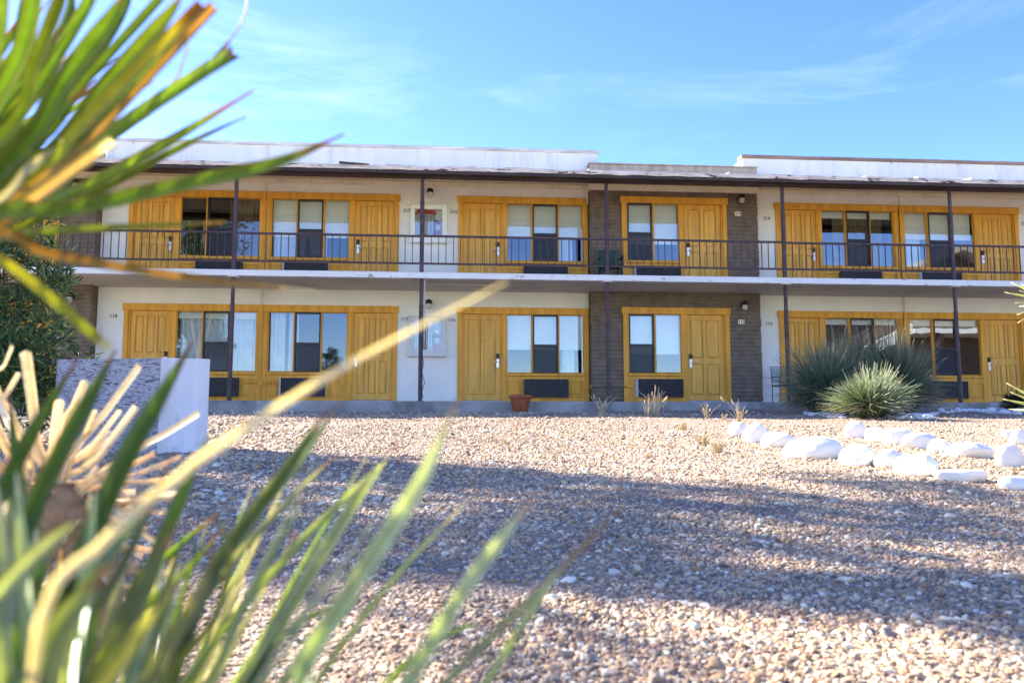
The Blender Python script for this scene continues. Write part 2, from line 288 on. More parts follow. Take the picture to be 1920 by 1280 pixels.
# gravel: one countless object, pebbles instanced on a cloud of points
def gravel():
    P = []; SC = []
    def zone(d0, d1, dens, s0, s1):
        A = .72*(d1*d1-d0*d0); n = int(A*dens)
        d = np.sqrt(rng.uniform(d0*d0, d1*d1, n)); x = rng.uniform(-.66, .78, n)*d
        s = rng.uniform(s0, s1, n)*np.exp(rng.normal(0, .38, n))*.78
        return x, d, s
    for a in ((1.2, 3.2, 9400, .0045, .0078), (3.2, 5.5, 5600, .005, .0085), (5.5, 9, 2700, .0065, .010), (9, 14.5, 620, .009, .013), (14.5, 18, 90, .010, .014)):
        x, d, s = zone(*a)
        for i in range(len(x)):
            if x[i] > 3.2 and d[i] > 11.5 and rng.random() < .75: continue
            bp = noise.noise(Vector((x[i]*.8, d[i]*.55, 2)))
            if bp > .22 and rng.random() < min(.75, (bp-.22)*5): continue
            P.append((x[i], d[i], gz(x[i], d[i])+s[i]*.12)); SC.append(s[i])
    P = np.array(P, dtype=np.float32); n = len(P); SC = np.array(SC)
    left = np.clip((-P[:, 0]*.8-.2*P[:, 1]+1.2), 0, 1)*(P[:, 1] > 4)                 # bigger stones to the left, round the plywood box
    SC = SC*(1+.5*left)
    big = rng.random(n) < .012; SC[big] *= 1.9
    me = bpy.data.meshes.new('gravel'); me.vertices.add(n); me.vertices.foreach_set('co', P.ravel())
    sv = np.stack([SC*rng.uniform(.8, 1.35, n), SC*rng.uniform(.7, 1.1, n), SC*rng.uniform(.45, .8, n)], 1).astype(np.float32)
    rt = np.stack([rng.normal(0, .35, n), rng.normal(0, .35, n), rng.uniform(0, 6.28, n)], 1).astype(np.float32)
    me.attributes.new('sc', 'FLOAT_VECTOR', 'POINT').data.foreach_set('vector', sv.ravel())
    me.attributes.new('rt', 'FLOAT_VECTOR', 'POINT').data.foreach_set('vector', rt.ravel())
    pal = np.array([(.60, .47, .35), (.50, .34, .22), (.70, .62, .54), (.42, .27, .19), (.34, .27, .24), (.80, .76, .70), (.55, .36, .28), (.24, .18, .16), (.62, .52, .42), (.58, .40, .26)])
    ci = rng.choice(len(pal), n, p=[.15, .13, .09, .12, .14, .07, .08, .10, .07, .05]); col = pal[ci]*rng.uniform(.75, 1.15, (n, 1))*np.array([.93, .87, .68])
    me.attributes.new('pc', 'FLOAT_VECTOR', 'POINT').data.foreach_set('vector', col.astype(np.float32).ravel())
    m = bpy.data.materials.new('pebble'); m.use_nodes = True; t = m.node_tree; b = t.nodes['Principled BSDF']; b.inputs['Roughness'].default_value = .75
    a = t.nodes.new('ShaderNodeAttribute'); a.attribute_type = 'INSTANCER'; a.attribute_name = 'pc'; t.links.new(a.outputs['Vector'], b.inputs['Base Color'])
    o = bpy.data.objects.new('gravel', me); C.objects.link(o); o['kind'] = 'stuff'; o['label'] = 'loose tan, pink and grey gravel over the sloping yard'; o['category'] = 'gravel'
    ng = bpy.data.node_groups.new('gravel', 'GeometryNodeTree'); ng.interface.new_socket('Geometry', in_out='INPUT', socket_type='NodeSocketGeometry'); ng.interface.new_socket('Geometry', in_out='OUTPUT', socket_type='NodeSocketGeometry')
    n_ = ng.nodes; l = ng.links; gi = n_.new('NodeGroupInput'); go = n_.new('NodeGroupOutput'); iop = n_.new('GeometryNodeInstanceOnPoints'); gti = n_.new('GeometryNodeJoinGeometry')
    for k in range(4):
        ic = n_.new('GeometryNodeMeshIcoSphere'); ic.inputs['Subdivisions'].default_value = 2; ic.inputs['Radius'].default_value = 1
        sp = n_.new('GeometryNodeSetPosition'); nz = n_.new('ShaderNodeTexNoise'); nz.noise_dimensions = '4D'; nz.inputs['W'].default_value = k*7.3; nz.inputs['Scale'].default_value = 1.1
        pos = n_.new('GeometryNodeInputPosition'); sb = n_.new('ShaderNodeVectorMath'); sb.operation = 'SUBTRACT'; sb.inputs[1].default_value = (.5, .5, .5); sc = n_.new('ShaderNodeVectorMath'); sc.operation = 'SCALE'; sc.inputs['Scale'].default_value = 1.9
        l.new(pos.outputs[0], nz.inputs['Vector']); l.new(nz.outputs['Color'], sb.inputs[0]); l.new(sb.outputs[0], sc.inputs[0]); l.new(ic.outputs[0], sp.inputs[0]); l.new(sc.outputs[0], sp.inputs['Offset'])
        ss = n_.new('GeometryNodeSetShadeSmooth'); ss.inputs['Shade Smooth'].default_value = k == 0; l.new(sp.outputs[0], ss.inputs[0]); sm = n_.new('GeometryNodeSetMaterial'); sm.inputs['Material'].default_value = m; l.new(ss.outputs[0], sm.inputs[0])
        ti = n_.new('GeometryNodeGeometryToInstance'); l.new(sm.outputs[0], ti.inputs[0]); l.new(ti.outputs[0], gti.inputs[0])
    iop.inputs['Pick Instance'].default_value = True
    ri = n_.new('FunctionNodeRandomValue'); ri.data_type = 'INT'; ri.inputs['Min'].default_value = 0; ri.inputs['Max'].default_value = 3
    for s in ri.inputs:
        if s.name == 'Max' and s.type == 'INT': s.default_value = 3
        if s.name == 'Min' and s.type == 'INT': s.default_value = 0
    mtp = n_.new('GeometryNodeMeshToPoints'); l.new(gi.outputs[0], mtp.inputs[0]); l.new(mtp.outputs[0], iop.inputs[0]); l.new(gti.outputs[0], iop.inputs['Instance'])
    l.new([s for s in ri.outputs if s.type == 'INT'][0], iop.inputs['Instance Index'])
    for nm, sock in (('sc', 'Scale'), ('rt', 'Rotation')):
        na = n_.new('GeometryNodeInputNamedAttribute'); na.data_type = 'FLOAT_VECTOR'; na.inputs['Name'].default_value = nm; l.new(na.outputs[0], iop.inputs[sock])
    l.new(iop.outputs[0], go.inputs[0]); md = o.modifiers.new('gravel', 'NODES'); md.node_group = ng
gravel()

# ================================================================== motel
YW = 20.15; YB = 19.85; YP = 18.25; ZG = .66; UP = 2.69; ZU = 3.41
motel = thing('motel_building', 'long two-storey motel with white walls, orange doors and a railed upper gallery', 'motel', (3.5, 20, .45))
XL, XR = -12.08, 19.12
w = MB(); w.box(XL-4, XR+2, 18.0, 21, -.3, ZG, .012)
wk = obj('walkway', w, concrete, kind='structure')
# ---- shell behind the facade
w = MB(); w.box(XL, XR, 26, 26.2, -.3, 6.3); w.box(XL, XL+.2, YW+.2, 26, -.3, 6.3); w.box(XR-.2, XR, YW+.2, 26, -.3, 6.3)
obj('rear_wall', w, white, motel)
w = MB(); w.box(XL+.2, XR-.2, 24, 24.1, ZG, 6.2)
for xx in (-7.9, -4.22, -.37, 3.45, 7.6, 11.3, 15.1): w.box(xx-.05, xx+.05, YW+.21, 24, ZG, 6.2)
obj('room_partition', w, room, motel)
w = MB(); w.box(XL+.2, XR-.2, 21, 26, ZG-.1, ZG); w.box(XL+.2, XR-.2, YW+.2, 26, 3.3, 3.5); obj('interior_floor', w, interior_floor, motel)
w = MB(); w.box(XL, XR, YW+.2, 26.2, 6.2, 6.32); obj('flat_roof', w, tan, motel)
# ---- gallery slab
w = MB()
n = 160; x0, x1 = XL-2, XR+.5
for i in range(n):
    a = x0+(x1-x0)*i/n; b = x0+(x1-x0)*(i+1)/n
    def pr(x): e = .006*noise.noise(Vector((x*3, 0, 0))); d = .008*noise.noise(Vector((x*6, 4, 0))); return [(x, 18.12+e, 3.28+d), (x, 18.115+e, 3.40+e), (x, 18.13+e, 3.41), (x, 18.36, 3.41), (x, 18.36, 3.34), (x, 18.34, 3.283+d)]
    w.add(pr(a)+pr(b), [(k, (k+1) % 6, 6+(k+1) % 6, 6+k) for k in range(6)])
obj('gallery_edge', w, slabm, motel)
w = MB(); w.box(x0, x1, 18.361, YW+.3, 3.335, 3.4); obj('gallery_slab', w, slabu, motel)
# ---- porch roof (slopes up to the wall)
w = MB(); n = 12
w.add([(x0, 17.93, 5.55), (x1, 17.93, 5.55), (x1, YW+.1, 6.02), (x0, YW+.1, 6.02), (x0, 17.93, 5.60), (x1, 17.93, 5.60), (x1, YW+.1, 6.10), (x0, YW+.1, 6.10)],
      [(0, 3, 2, 1), (4, 5, 6, 7), (0, 1, 5, 4), (2, 3, 7, 6), (0, 4, 7, 3), (1, 2, 6, 5)])
k = x0
while k < x1:                                        # board joints: thin battens under the soffit
    sl_ = (6.02-5.55)/(YW+.1-17.93)
    w.add([(k, 18.3, 5.55+.37*sl_-.006), (k+.025, 18.3, 5.55+.37*sl_-.006), (k+.025, YW-.02, 6.02-.12*sl_-.006), (k, YW-.02, 6.02-.12*sl_-.006),
           (k, 18.3, 5.55+.37*sl_+.01), (k+.025, 18.3, 5.55+.37*sl_+.01), (k+.025, YW-.02, 6.02-.12*sl_+.01), (k, YW-.02, 6.02-.12*sl_+.01)],
          [(0, 3, 2, 1), (0, 1, 5, 4), (2, 3, 7, 6), (0, 4, 7, 3), (1, 2, 6, 5)])
    k += .14
obj('porch_roof', w, soffit, motel)
w = MB(); w.box(x0, x1, 18.12, 18.28, 5.485, 5.62, .008); w.box(x0, x1, 17.90, 17.93, 5.50, 5.575); obj('roof_beam', w, beamm, motel)
w = MB(); N_ = 900
def fl(x):
    seg = math.floor(x/.62); ph = x/.62-seg; j = random.Random(seg).uniform(-.012, .012)
    top = 5.665+j+.010*noise.noise(Vector((x*2.2, 1, 1)))+(.022 if ph < .03 else 0); bot = 5.565+.014*noise.noise(Vector((x*2.5, 5, 2)))+.008*noise.noise(Vector((x*14, 9, 1)))
    yy = 17.875+.010*noise.noise(Vector((x*4, 2, 7)))
    return [(x, yy, bot), (x, yy-.004, (top+bot)/2), (x, yy+.012, top), (x, 18.9, top+.23), (x, 18.9, top+.20), (x, 17.93, bot+.02)]
pts = [fl(x0+(x1-x0)*i/N_) for i in range(N_+1)]
for i in range(N_): w.add(pts[i]+pts[i+1], [(k, 6+k, 6+(k+1) % 6, (k+1) % 6) for k in range(6)])
obj('roof_edge_flashing', w, roofing, motel)
for (bx, ln, a) in ((-2.25, .62, -.10),):
    w = MB(); w.add([(bx, 17.86, 5.655), (bx+ln, 17.86, 5.655), (bx+ln, 18.0, 5.68), (bx, 18.0, 5.70), (bx, 17.86, 5.69-a*.25), (bx+ln, 17.86, 5.675), (bx+ln, 18.0, 5.70), (bx, 18.0, 5.74)], [(0, 1, 5, 4), (4, 5, 6, 7), (0, 4, 7, 3), (1, 2, 6, 5), (0, 3, 2, 1), (2, 3, 7, 6)]); obj('loose_roofing', w, beamm, motel)
# ---- parapets
w = MB(); w.box(-7.9, 3.70, YW, YW+.25, 5.98, 6.80, .01); w.box(3.45, 3.70, YW+.25, 26, 6.3, 6.80); w.box(-7.9, -7.65, YW+.25, 26, 6.3, 6.80); obj('parapet', w, parapet_m, motel)
w = MB(); w.box(7.34, XR, YW, YW+.25, 5.98, 6.78, .01); w.box(7.34, 7.6, YW+.25, 26, 6.3, 6.78); obj('parapet', w, parapet_m, motel)
def coping_mb(a, b, z, t):
    w = MB(); n = int((b-a)/.12); P = []
    for i in range(n+1):
        x = a+(b-a)*i/n; e = .012*noise.noise(Vector((x*1.5, 3, z))); P.append([(x, YW-.03+e, z-t+e*.6), (x, YW-.03+e, z+e), (x, YW+.28, z+e), (x, YW+.28, z-t)])
    for i in range(n): w.add(P[i]+P[i+1], [(0, 1, 5, 4), (1, 2, 6, 5), (2, 3, 7, 6), (3, 0, 4, 7)])
    w.add(P[0], [(0, 3, 2, 1)]); w.add(P[-1], [(0, 1, 2, 3)]); return w
obj('coping', coping_mb(-7.93, 3.73, 6.87, .075), coping, motel); obj('coping', coping_mb(7.31, XR+.03, 6.86, .08), coping_b, motel)
# ---- white wall pieces; each storey separately
def wall(xa, xb, z0, z1): w = MB(); w.box(xa, xb, YW, YW+.2, z0, z1); return obj('wall', w, white, motel)
TOPL, TOPU = 3.335, 5.98
fr = [(-7.33, -1.10), (.31, 3.45), (8.13, 14.43), (15.84, 18.98)]          # orange frames in the white walls
solid = [(-7.94, -7.33), (-1.10, .31), (7.5, 8.13), (14.43, 15.84), (18.98, XR)]
for z0, z1 in ((ZG-.05, TOPL), (3.4, TOPU)):
    hz = 2.945+(UP if z0 > 3 else 0)
    for a, b in solid: wall(a, b, z0, z1)
    for a, b in fr: wall(a, b, hz, z1)
w = MB()
for a, b in ((-7.94, 3.45), (7.59, XR)): w.box(a, b, YW-.035, YW, 5.87, 5.985, .004)
for a, b in ((XL, -7.94), (3.42, 7.59)): w.box(a, b, YB-.04, YB+.3, 5.79, 5.93, .004)
obj('top_trim_board', w, cream, motel)
x = -7.5
while x < 18:                                         # bolt heads on the trim board
    w = MB()
    if not 3.3 < x < 7.7: w.box(x, x+.03, YW-.05, YW-.035, 5.91, 5.93)
    elif x > 3.5: w.box(x, x+.03, YB-.055, YB-.04, 5.85, 5.87)
    if w.v: obj('trim_bolt', w, tan, motel)
    x += .72
# ---- slump block walls
CH = .098
def blockwall(xa, xb, z0, z1, parent, ends=(1, 1), yf=YB, depth=.35):
    w = MB(); nx = max(2, int((xb-xa)/.05)); zs = []; z = z0; k = 0
    while z < z1-1e-4:
        for u, d in ((.0, .015), (.10, .005), (.22, .0), (.5, -.004), (.78, .0), (.92, .006)):
            if z+u*CH < z1: zs.append((z+u*CH, d, k))
        z += CH; k += 1
    zs.append((z1, .0, k))
    rows = []
    for (zz, d, k) in zs:
        row = []
        for i in range(nx+1):
            x = xa+(xb-xa)*i/nx; o = .014*noise.noise(Vector((x*1.3, k*3.1, 5)))+.008*noise.noise(Vector((x*9, zz*20, 2)))
            bl = (x/.40+(k % 2)*.5) % 1; jd = .008 if bl < .05 else 0
            e = .018*noise.noise(Vector((k*2.3, xb, 1))) if i in (0, nx) else 0
            row.append((x+(e-d*.6 if i == nx and ends[1] else (-e+d*.6 if i == 0 and ends[0] else 0)), yf+d+o+jd, zz+.006*noise.noise(Vector((x*2.2, k, 8)))))
        rows.append(row)
    m = nx+1; vs = [v for r in rows for v in r]; fs = [(j*m+i, j*m+i+1, (j+1)*m+i+1, (j+1)*m+i) for j in range(len(rows)-1) for i in range(nx)]
    o = len(vs); vs += [(r[0][0], yf+depth, r[0][2]) for r in rows]; o2 = len(vs); vs += [(r[-1][0], yf+depth, r[-1][2]) for r in rows]
    for j in range(len(rows)-1): fs += [(j*m, (j+1)*m, o+j+1, o+j), (j*m+nx, o2+j, o2+j+1, (j+1)*m+nx)]
    w.add(vs, fs); return obj('brick_wall', w, block, parent)
for off in (0, -15.53):
    for z0, z1, up in ((ZG, 3.335, 0), (3.4, 5.80, UP)):
        hz = 2.955+up
        blockwall(3.46+off, 4.20+off, z0, z1, motel, (1, 0)); blockwall(6.80+off, 7.57+off, z0, z1, motel, (0, 1)); blockwall(4.20+off, 6.80+off, hz, z1, motel, (0, 0))
    w = MB(); w.box(3.45+off, 7.59+off, YB, YB+.3, 5.95, 6.44, .015); w.box(3.43+off, 7.61+off, YB-.02, YB+.34, 6.44, 6.47, .006); w.box(3.45+off, 3.65+off, YB+.3, 24, 6.32, 6.44); w.box(7.39+off, 7.59+off, YB+.3, 24, 6.32, 6.44); obj('block_parapet', w, tan, motel)
# ---- doors
def rr(x0, x1, z0, z1, r, arch=False):
    P = []
    for cx, cz, a0 in ((x1-r, z1-r, 0), (x0+r, z1-r, 90), (x0+r, z0+r, 180), (x1-r, z0+r, 270)):
        for k in range(5): a = R_(a0+k*22.5); P.append((cx+r*math.cos(a), cz+r*math.sin(a)))
    return P
def door(x0, x1, zb, y, style, hinge):                # hinge -1: handle on the right
    z0 = zb+.10; z1 = zb+2.145; wd = x1-x0; w = MB()
    w.box(x0, x1, y+.035, y+.09, z0, z1)
    def raised(P, i=.014): w.prism(P, y+.006, y+.036, i)
    # stiles and rails stand proud, panels sit in dark grooves
    g_ = .014
    def panel(a, b, c, d, r=.004):
        raised(rr(a+g_, b-g_, c+g_, d-g_, max(r-g_, .003)))
    def stiles(cols, rows):
        xs_ = [x0]+[v for c in cols for v in c]+[x1]; zs_ = [z0]+[v for r in rows for v in r]+[z1]
        for i in range(0, len(xs_), 2): w.box(xs_[i], xs_[i+1], y+.008, y+.036, z0, z1, .004)
        for (a, b) in cols:
            for i in range(0, len(zs_), 2): w.box(a, b, y+.010, y+.036, zs_[i], zs_[i+1])
    H = z1-z0
    if style == 'six':
        cols = [(x0+wd*a, x0+wd*b) for a, b in ((.12, .32), (.40, .60), (.68, .88))]; rows = [(z0+H*.07, z0+H*.45), (z0+H*.52, z0+H*.945)]
    elif style == 'two':
        cols = [(x0+wd*a, x0+wd*b) for a, b in ((.13, .46), (.54, .87))]; rows = [(z0+H*.06, z0+H*.94)]
    else:
        cols = [(x0+wd*a, x0+wd*b) for a, b in ((.09, .43), (.53, .87))]; rows = [(z0+H*.06, z0+H*.43), (z0+H*.49, z0+H*.945)]
    stiles(cols, rows)
    for (a, b) in cols:
        for (c, d) in rows:
            if style == 'six':
                panel(a, b, c, d); w.box((a+b)/2-.045, (a+b)/2+.045, y-.002, y+.010, c+.05, d-.05, .006)
            elif style == 'two':
                panel(a, b, c, d); w.prism(rr(a+.06, b-.06, c+.07, d-.07, .03), y-.004, y+.01, .012)
            else: w.prism(rr(a+.012, b-.012, c+.012, d-.012, .075), y-.004, y+.03, .022)
    dr = obj('door', w, orange_d, motel)
    hx = x1-.075 if hinge < 0 else x0+.075; s = -1 if hinge < 0 else 1; zz = zb+.98
    h = MB(); h.box(hx-.032, hx+.032, y-.022, y+.008, zz-.11, zz+.10, .006); obj('lock_plate', h, silver, dr)
    h = MB(); h.tube([(hx, y-.02, zz+.02), (hx, y-.065, zz+.02), (hx+s*.12, y-.065, zz+.02)], .011, 8); obj('handle', h, silver, dr, True)
    h = MB(); h.box(hx-.036, hx+.036, y-.032, y+.008, zz+.11, zz+.22, .008); obj('card_reader', h, blackp, dr)
    h = MB(); cx = x0+wd*.5; h.tube([(cx, y-.004, zb+1.50), (cx, y+.01, zb+1.50)], .010, 10); obj('peephole', h, blackp, dr)
    h = MB(); h.box(x0+.002, x1-.002, y-.01, y+.10, zb+.005, zb+.045); obj('door_sweep', h, dark_al, dr)
    h = MB(); h.box(x0+.002, x1-.002, y-.015, y+.09, zb+.046, zb+.092, .004); obj('kick_strip', h, silverp, dr)
    return dr
def curtain(x0, x1, z0, z1, y, parent, m, ph=0):
    w = MB(); n = max(12, int((x1-x0)/.012)); top = []; bot = []
    for i in range(n+1):
        x = x0+(x1-x0)*i/n; d = .022*math.sin(x*62+ph)+.008*math.sin(x*23+ph*2); top.append((x, y+d, z1)); bot.append((x+.004*math.sin(x*9), y+d*1.25, z0))
    w.add(top+bot, [(i, i+1, n+2+i, n+1+i) for i in range(n)]); o = obj('curtain', w, m, parent, True); return o
def unit(xa, xb, up, kind, y, style, shade=.0, curtains=(), panel=True, flip=False, cas=(1, 1)):
    """orange frame with one door and one window. kind 'DW' door left of window, 'WD' window left; xa, xb outer edges"""
    zb = ZG+(UP if up else 0); floor = zb if not up else ZU; zt = 2.96+(UP if up else 0)
    f = MB(); cw = .115
    lo = floor+.0
    if kind == 'DW': d0, d1 = xa+.14, xa+1.03; w0, w1 = xa+1.17, xb-.12
    else: d1, d0 = xb-.14, xb-1.03; w0, w1 = xa+.12, xb-1.17
    if style == 'four': d0, d1 = xb-1.03, xb-.14; w0, w1 = xa+.14, xa+1.40
    # header, jambs, mullion between door and window
    f.box(xa-(.03 if cas[0] else 0), xb+(.03 if cas[1] else 0), y-.055, y+.02, zt-.16, zt, .006)
    f.box(xa, xa+.105, y-.04, y+.02, lo, zt-.16, .005) ; f.box(xb-.105, xb, y-.04, y+.02, lo, zt-.16, .005)
    jm = [(d0-.035, d0), (d1, d1+.035)]
    for a, b in jm: f.box(a, b, y-.012, y+.14, lo, zt-.16)
    f.box(d0, d1, y-.005, y+.14, zb+2.15, zt-.16)
    mA, mB_ = (d1+.035, w0) if kind == 'DW' else (w1, d0-.035)
    f.box(mA, mB_, y-.03, y+.05, lo, zt-.16, .005)
    if kind == 'DW': f.box(w1, xb-.105, y-.02, y+.1, lo, zt-.16); f.box(xa+.105, d0-.035, y-.02, y+.1, lo, zt-.16)
    else: f.box(xa+.105, w0, y-.02, y+.1, lo, zt-.16); f.box(d1+.035, xb-.105, y-.02, y+.1, lo, zt-.16)
    zg0, zg1 = zb+.75, zb+2.14
    f.box(w0, w1, y-.005, y+.1, zg1, zt-.16); f.box(w0-.02, w1+.02, y-.065, y+.09, zg0-.075, zg0-.012, .008)       # sill
    f.box(w0, w1, y+.005, y+.09, lo, zg0-.075)                                                             # panel below
    f.box(w0, w1, y-.02, y+.006, zg0-.20, zg0-.078, .004); f.box(w0, w1, y-.02, y+.006, lo, zb+.14, .004)
    ax0 = w0+(.40 if kind == 'DW' else .30) if style != 'four' else w0+.14
    awd = 1.06
    if style == 'four': awd = 1.12
    ac = (ax0, ax0+awd)
    for a, b in ((w0+.05, ac[0]-.06), (ac[1]+.06, w1-.05)):
        if b-a > .09:
            f.prism(rr(a, b, zb+.18, zg0-.24, .008), y-.010, y+.006, .01)
            if b-a > .2: f.prism(rr(a+.05, b-.05, zb+.23, zg0-.29, .008), y-.020, y-.008, .01)
    fo = obj('unit_frame', f, orange, motel)
    dr = door(d0, d1, zb, y+.03, style, -1 if kind == 'DW' else 1)
    # window
    if style == 'four': panes = [(w0, w0+.605, 1), (w0+.645, w1-.0, 0)]
    else: t = (w1-w0)/3; panes = [(w0, w0+t-.02, 0), (w0+t+.005, w0+2*t-.005, 1), (w0+2*t+.02, w1, 0)]
    wn = MB()
    for i in range(len(panes)-1): wn.box(panes[i][1], panes[i+1][0], y-.02, y+.08, zg0, zg1, .004)
    for a, b, s in panes:
        if not s: wn.box(a, a+.014, y+.012, y+.06, zg0, zg1); wn.box(b-.014, b, y+.012, y+.06, zg0, zg1); wn.box(a+.014, b-.014, y+.012, y+.06, zg1-.014, zg1); wn.box(a+.014, b-.014, y+.012, y+.06, zg0, zg0+.014)
    wo = obj('window', wn, orange, motel)
    sa = MB(); gl = MB()
    for a, b, s in panes:
        if s:
            fwid = .034; mid = zg0+(zg1-zg0)*.47
            sa.box(a, a+fwid, y-.03, y+.06, zg0, zg1, .003); sa.box(b-fwid, b, y-.03, y+.06, zg0, zg1, .003); sa.box(a+fwid, b-fwid, y-.03, y+.06, zg1-fwid, zg1); sa.box(a+fwid, b-fwid, y-.03, y+.06, zg0, zg0+fwid)
            sa.box(a+fwid, b-fwid, y-.02, y+.05, mid-.024, mid+.024)
            gl.box(a+fwid, b-fwid, y+.032, y+.036, mid+.024, zg1-fwid); 
            sc = MB(); sc.box(a+fwid, b-fwid, y-.001, y+.001, zg0+fwid, mid-.024); obj('insect_screen', sc, screen, wo)
            gl.box(a+fwid, b-fwid, y+.022, y+.026, zg0+fwid, mid-.024)
        else: gl.box(a+.014, b-.014, y+.032, y+.036, zg0+.014, zg1-.014)
    obj('sash', sa, dark_al, wo); obj('pane', gl, glass, wo)
    if shade > 0:
        s_ = MB(); s_.box(w0+.01, w1-.01, y+.15, y+.156, zg1-(zg1-zg0)*shade, zg1+.04); s_.box(w0+.01, w1-.01, y+.146, y+.162, zg1-(zg1-zg0)*shade-.02, zg1-(zg1-zg0)*shade); obj('roller_blind', s_, shade_m, wo)
    for (a, b, m) in curtains: curtain(w0+(w1-w0)*a, w0+(w1-w0)*b, zg0-.05, zg1+.03, y+.26, wo, m, a*9)
    # air conditioner
    c = MB(); z0_, z1_ = zb+.17, zb+.60; c.box(ac[0], ac[1], y-.10, y+.0049, z0_, z1_, .006); aco = obj('air_conditioner', c, silverp if kind == 'WD' else grill, motel)
    c = MB(); ga = ac[0]+.045 if style == 'four' or kind == 'WD' else ac[0]+.005; gb = ac[1]-.005 if ga > ac[0]+.01 else ac[1]-.03
    c.box(ga, gb, y-.115, y-.101, z0_+.003, z1_-.003)
    zz = z0_+.02
    while zz < z1_-.02: c.add([(ga, y-.116, zz), (gb, y-.116, zz), (gb, y-.134, zz+.018), (ga, y-.134, zz+.018), (ga, y-.116, zz+.022), (gb, y-.116, zz+.022)], [(0, 1, 2, 3), (3, 2, 5, 4), (0, 3, 4), (1, 5, 2)]); zz += .041
    c.box(ga, ga+.012, y-.136, y-.116, z0_, z1_); c.box(gb-.012, gb, y-.136, y-.116, z0_, z1_); obj('grille', c, grill, aco)
screen = bpy.data.materials.new('screen_mesh'); screen.use_nodes = True
_t = screen.node_tree; _b = _t.nodes['Principled BSDF']; _b.inputs['Base Color'].default_value = (.05, .055, .07, 1); _b.inputs['Alpha'].default_value = .5; _b.inputs['Roughness'].default_value = .8
# ground floor
unit(-7.33, -4.23, 0, 'DW', YW, 'six', .10, ((0, 1, curt_w),), cas=(1, 0)); unit(-4.20, -1.10, 0, 'WD', YW, 'six', 0, ((0, .19, curt_w), (.235, .36, curt_w)), cas=(0, 1))
unit(.31, 3.44, 0, 'DW', YW, 'two', .58, ((.74, .90, curt_w),), cas=(1, 0)); unit(4.21, 6.79, 0, 'WD', YB, 'four', .66)
unit(8.13, 11.28, 0, 'DW', YW, 'six', .09, ((.62, .80, curt_b),), cas=(1, 0)); unit(11.32, 14.43, 0, 'WD', YW, 'six', .10, cas=(0, 1))
unit(15.84, 18.97, 0, 'DW', YW, 'two', .5, cas=(1, 0)); unit(4.21-15.53, 6.79-15.53, 0, 'WD', YB, 'four', .5)
# upper floor
unit(-7.33, -4.23, 1, 'DW', YW, 'six', 0, ((.58, .95, curt_b),), cas=(1, 0)); unit(-4.20, -1.10, 1, 'WD', YW, 'six', .62, ((0, .42, curt_w), (.5, .7, curt_w)), cas=(0, 1))
unit(.31, 3.44, 1, 'DW', YW, 'two', .56, ((.68, .88, curt_w),), cas=(1, 0)); unit(4.21, 6.79, 1, 'WD', YB, 'four', .68)
unit(8.13, 11.28, 1, 'DW', YW, 'six', .10, ((.22, .90, curt_b),), cas=(1, 0)); unit(11.32, 14.43, 1, 'WD', YW, 'six', .46, ((0, .3, curt_w),), cas=(0, 1))
unit(15.84, 18.97, 1, 'DW', YW, 'two', .5, cas=(1, 0)); unit(4.21-15.53, 6.79-15.53, 1, 'WD', YB, 'four', .4)
# ---- posts and railing
posts = [-12.36, -8.43, -4.45, -.50, 3.54, 7.54, 11.47, 15.45]
for px_ in posts:
    for (a, b, c) in ((ZG, 3.285, 2.70), (3.405, 5.49, 4.98)):
        w = MB(); w.tube([(px_, YP, a), (px_, YP, c)], .046, 16); w.tube([(px_, YP, c), (px_, YP, b)], .040, 16)
        w.tube([(px_, YP, c-.012), (px_, YP, c+.006)], .052, 16); w.tube([(px_, YP, c-.34), (px_, YP, c-.325)], .050, 16)
        if a < 1: w.tube([(px_, YP, a), (px_, YP, a+.014)], .085, 16)
        po = obj('post', w, brown, motel, False)
        if a < 1 and px_ not in (-.5, -12.36):
            w = MB(); w.tube([(px_, YP, 3.262), (px_, YP, 3.279)], .125, 20); obj('cap_plate', w, slabm, po)
for i in range(len(posts)-1):
    a, b = posts[i]+.047, posts[i+1]-.047; w = MB(); sg = .006*math.sin(i*2.1)
    w.box(a, b, YP-.022, YP+.022, 4.20+sg, 4.245+sg, .004); w.box(a, b, YP-.018, YP+.018, 3.60, 3.64, .004)
    n = 24
    for k in range(1, n+1):
        x = a+(b-a)*k/(n+1)+random.uniform(-.004, .004); t = random.uniform(-.003, .003); w.box(x-.0085, x+.0085, YP-.0085, YP+.0085, 3.641, 4.199+sg)
    obj('railing', w, brown, motel)
# ---- wall lamps
for x, z, y in ((-.37, 3.02, YW), (-.37, 5.70, YW), (7.14, 3.03, YB), (7.14, 5.64, YB), (7.14-15.53, 3.03, YB), (7.14-15.53, 5.64, YB), (15.14, 3.02, YW), (15.14, 5.7, YW)):
    w = MB(); w.tube([(x, y-.0, z+.02), (x, y-.03, z+.02)], .062, 16); w.tube([(x, y-.03, z+.02), (x, y-.10, z+.03)], .022, 8)
    w.lathe([(.02, .10), (.062, .085), (.078, .045), (.080, .0)], (x, y-.13, z), 18); lo = obj('wall_lamp', w, blackp, motel, True)
    w = MB(); w.lathe([(.050, .0), (.066, -.01), (.068, -.07), (.045, -.115), (.01, -.125)], (x, y-.13, z), 18); obj('lamp_glass', w, lampglass, lo, True)
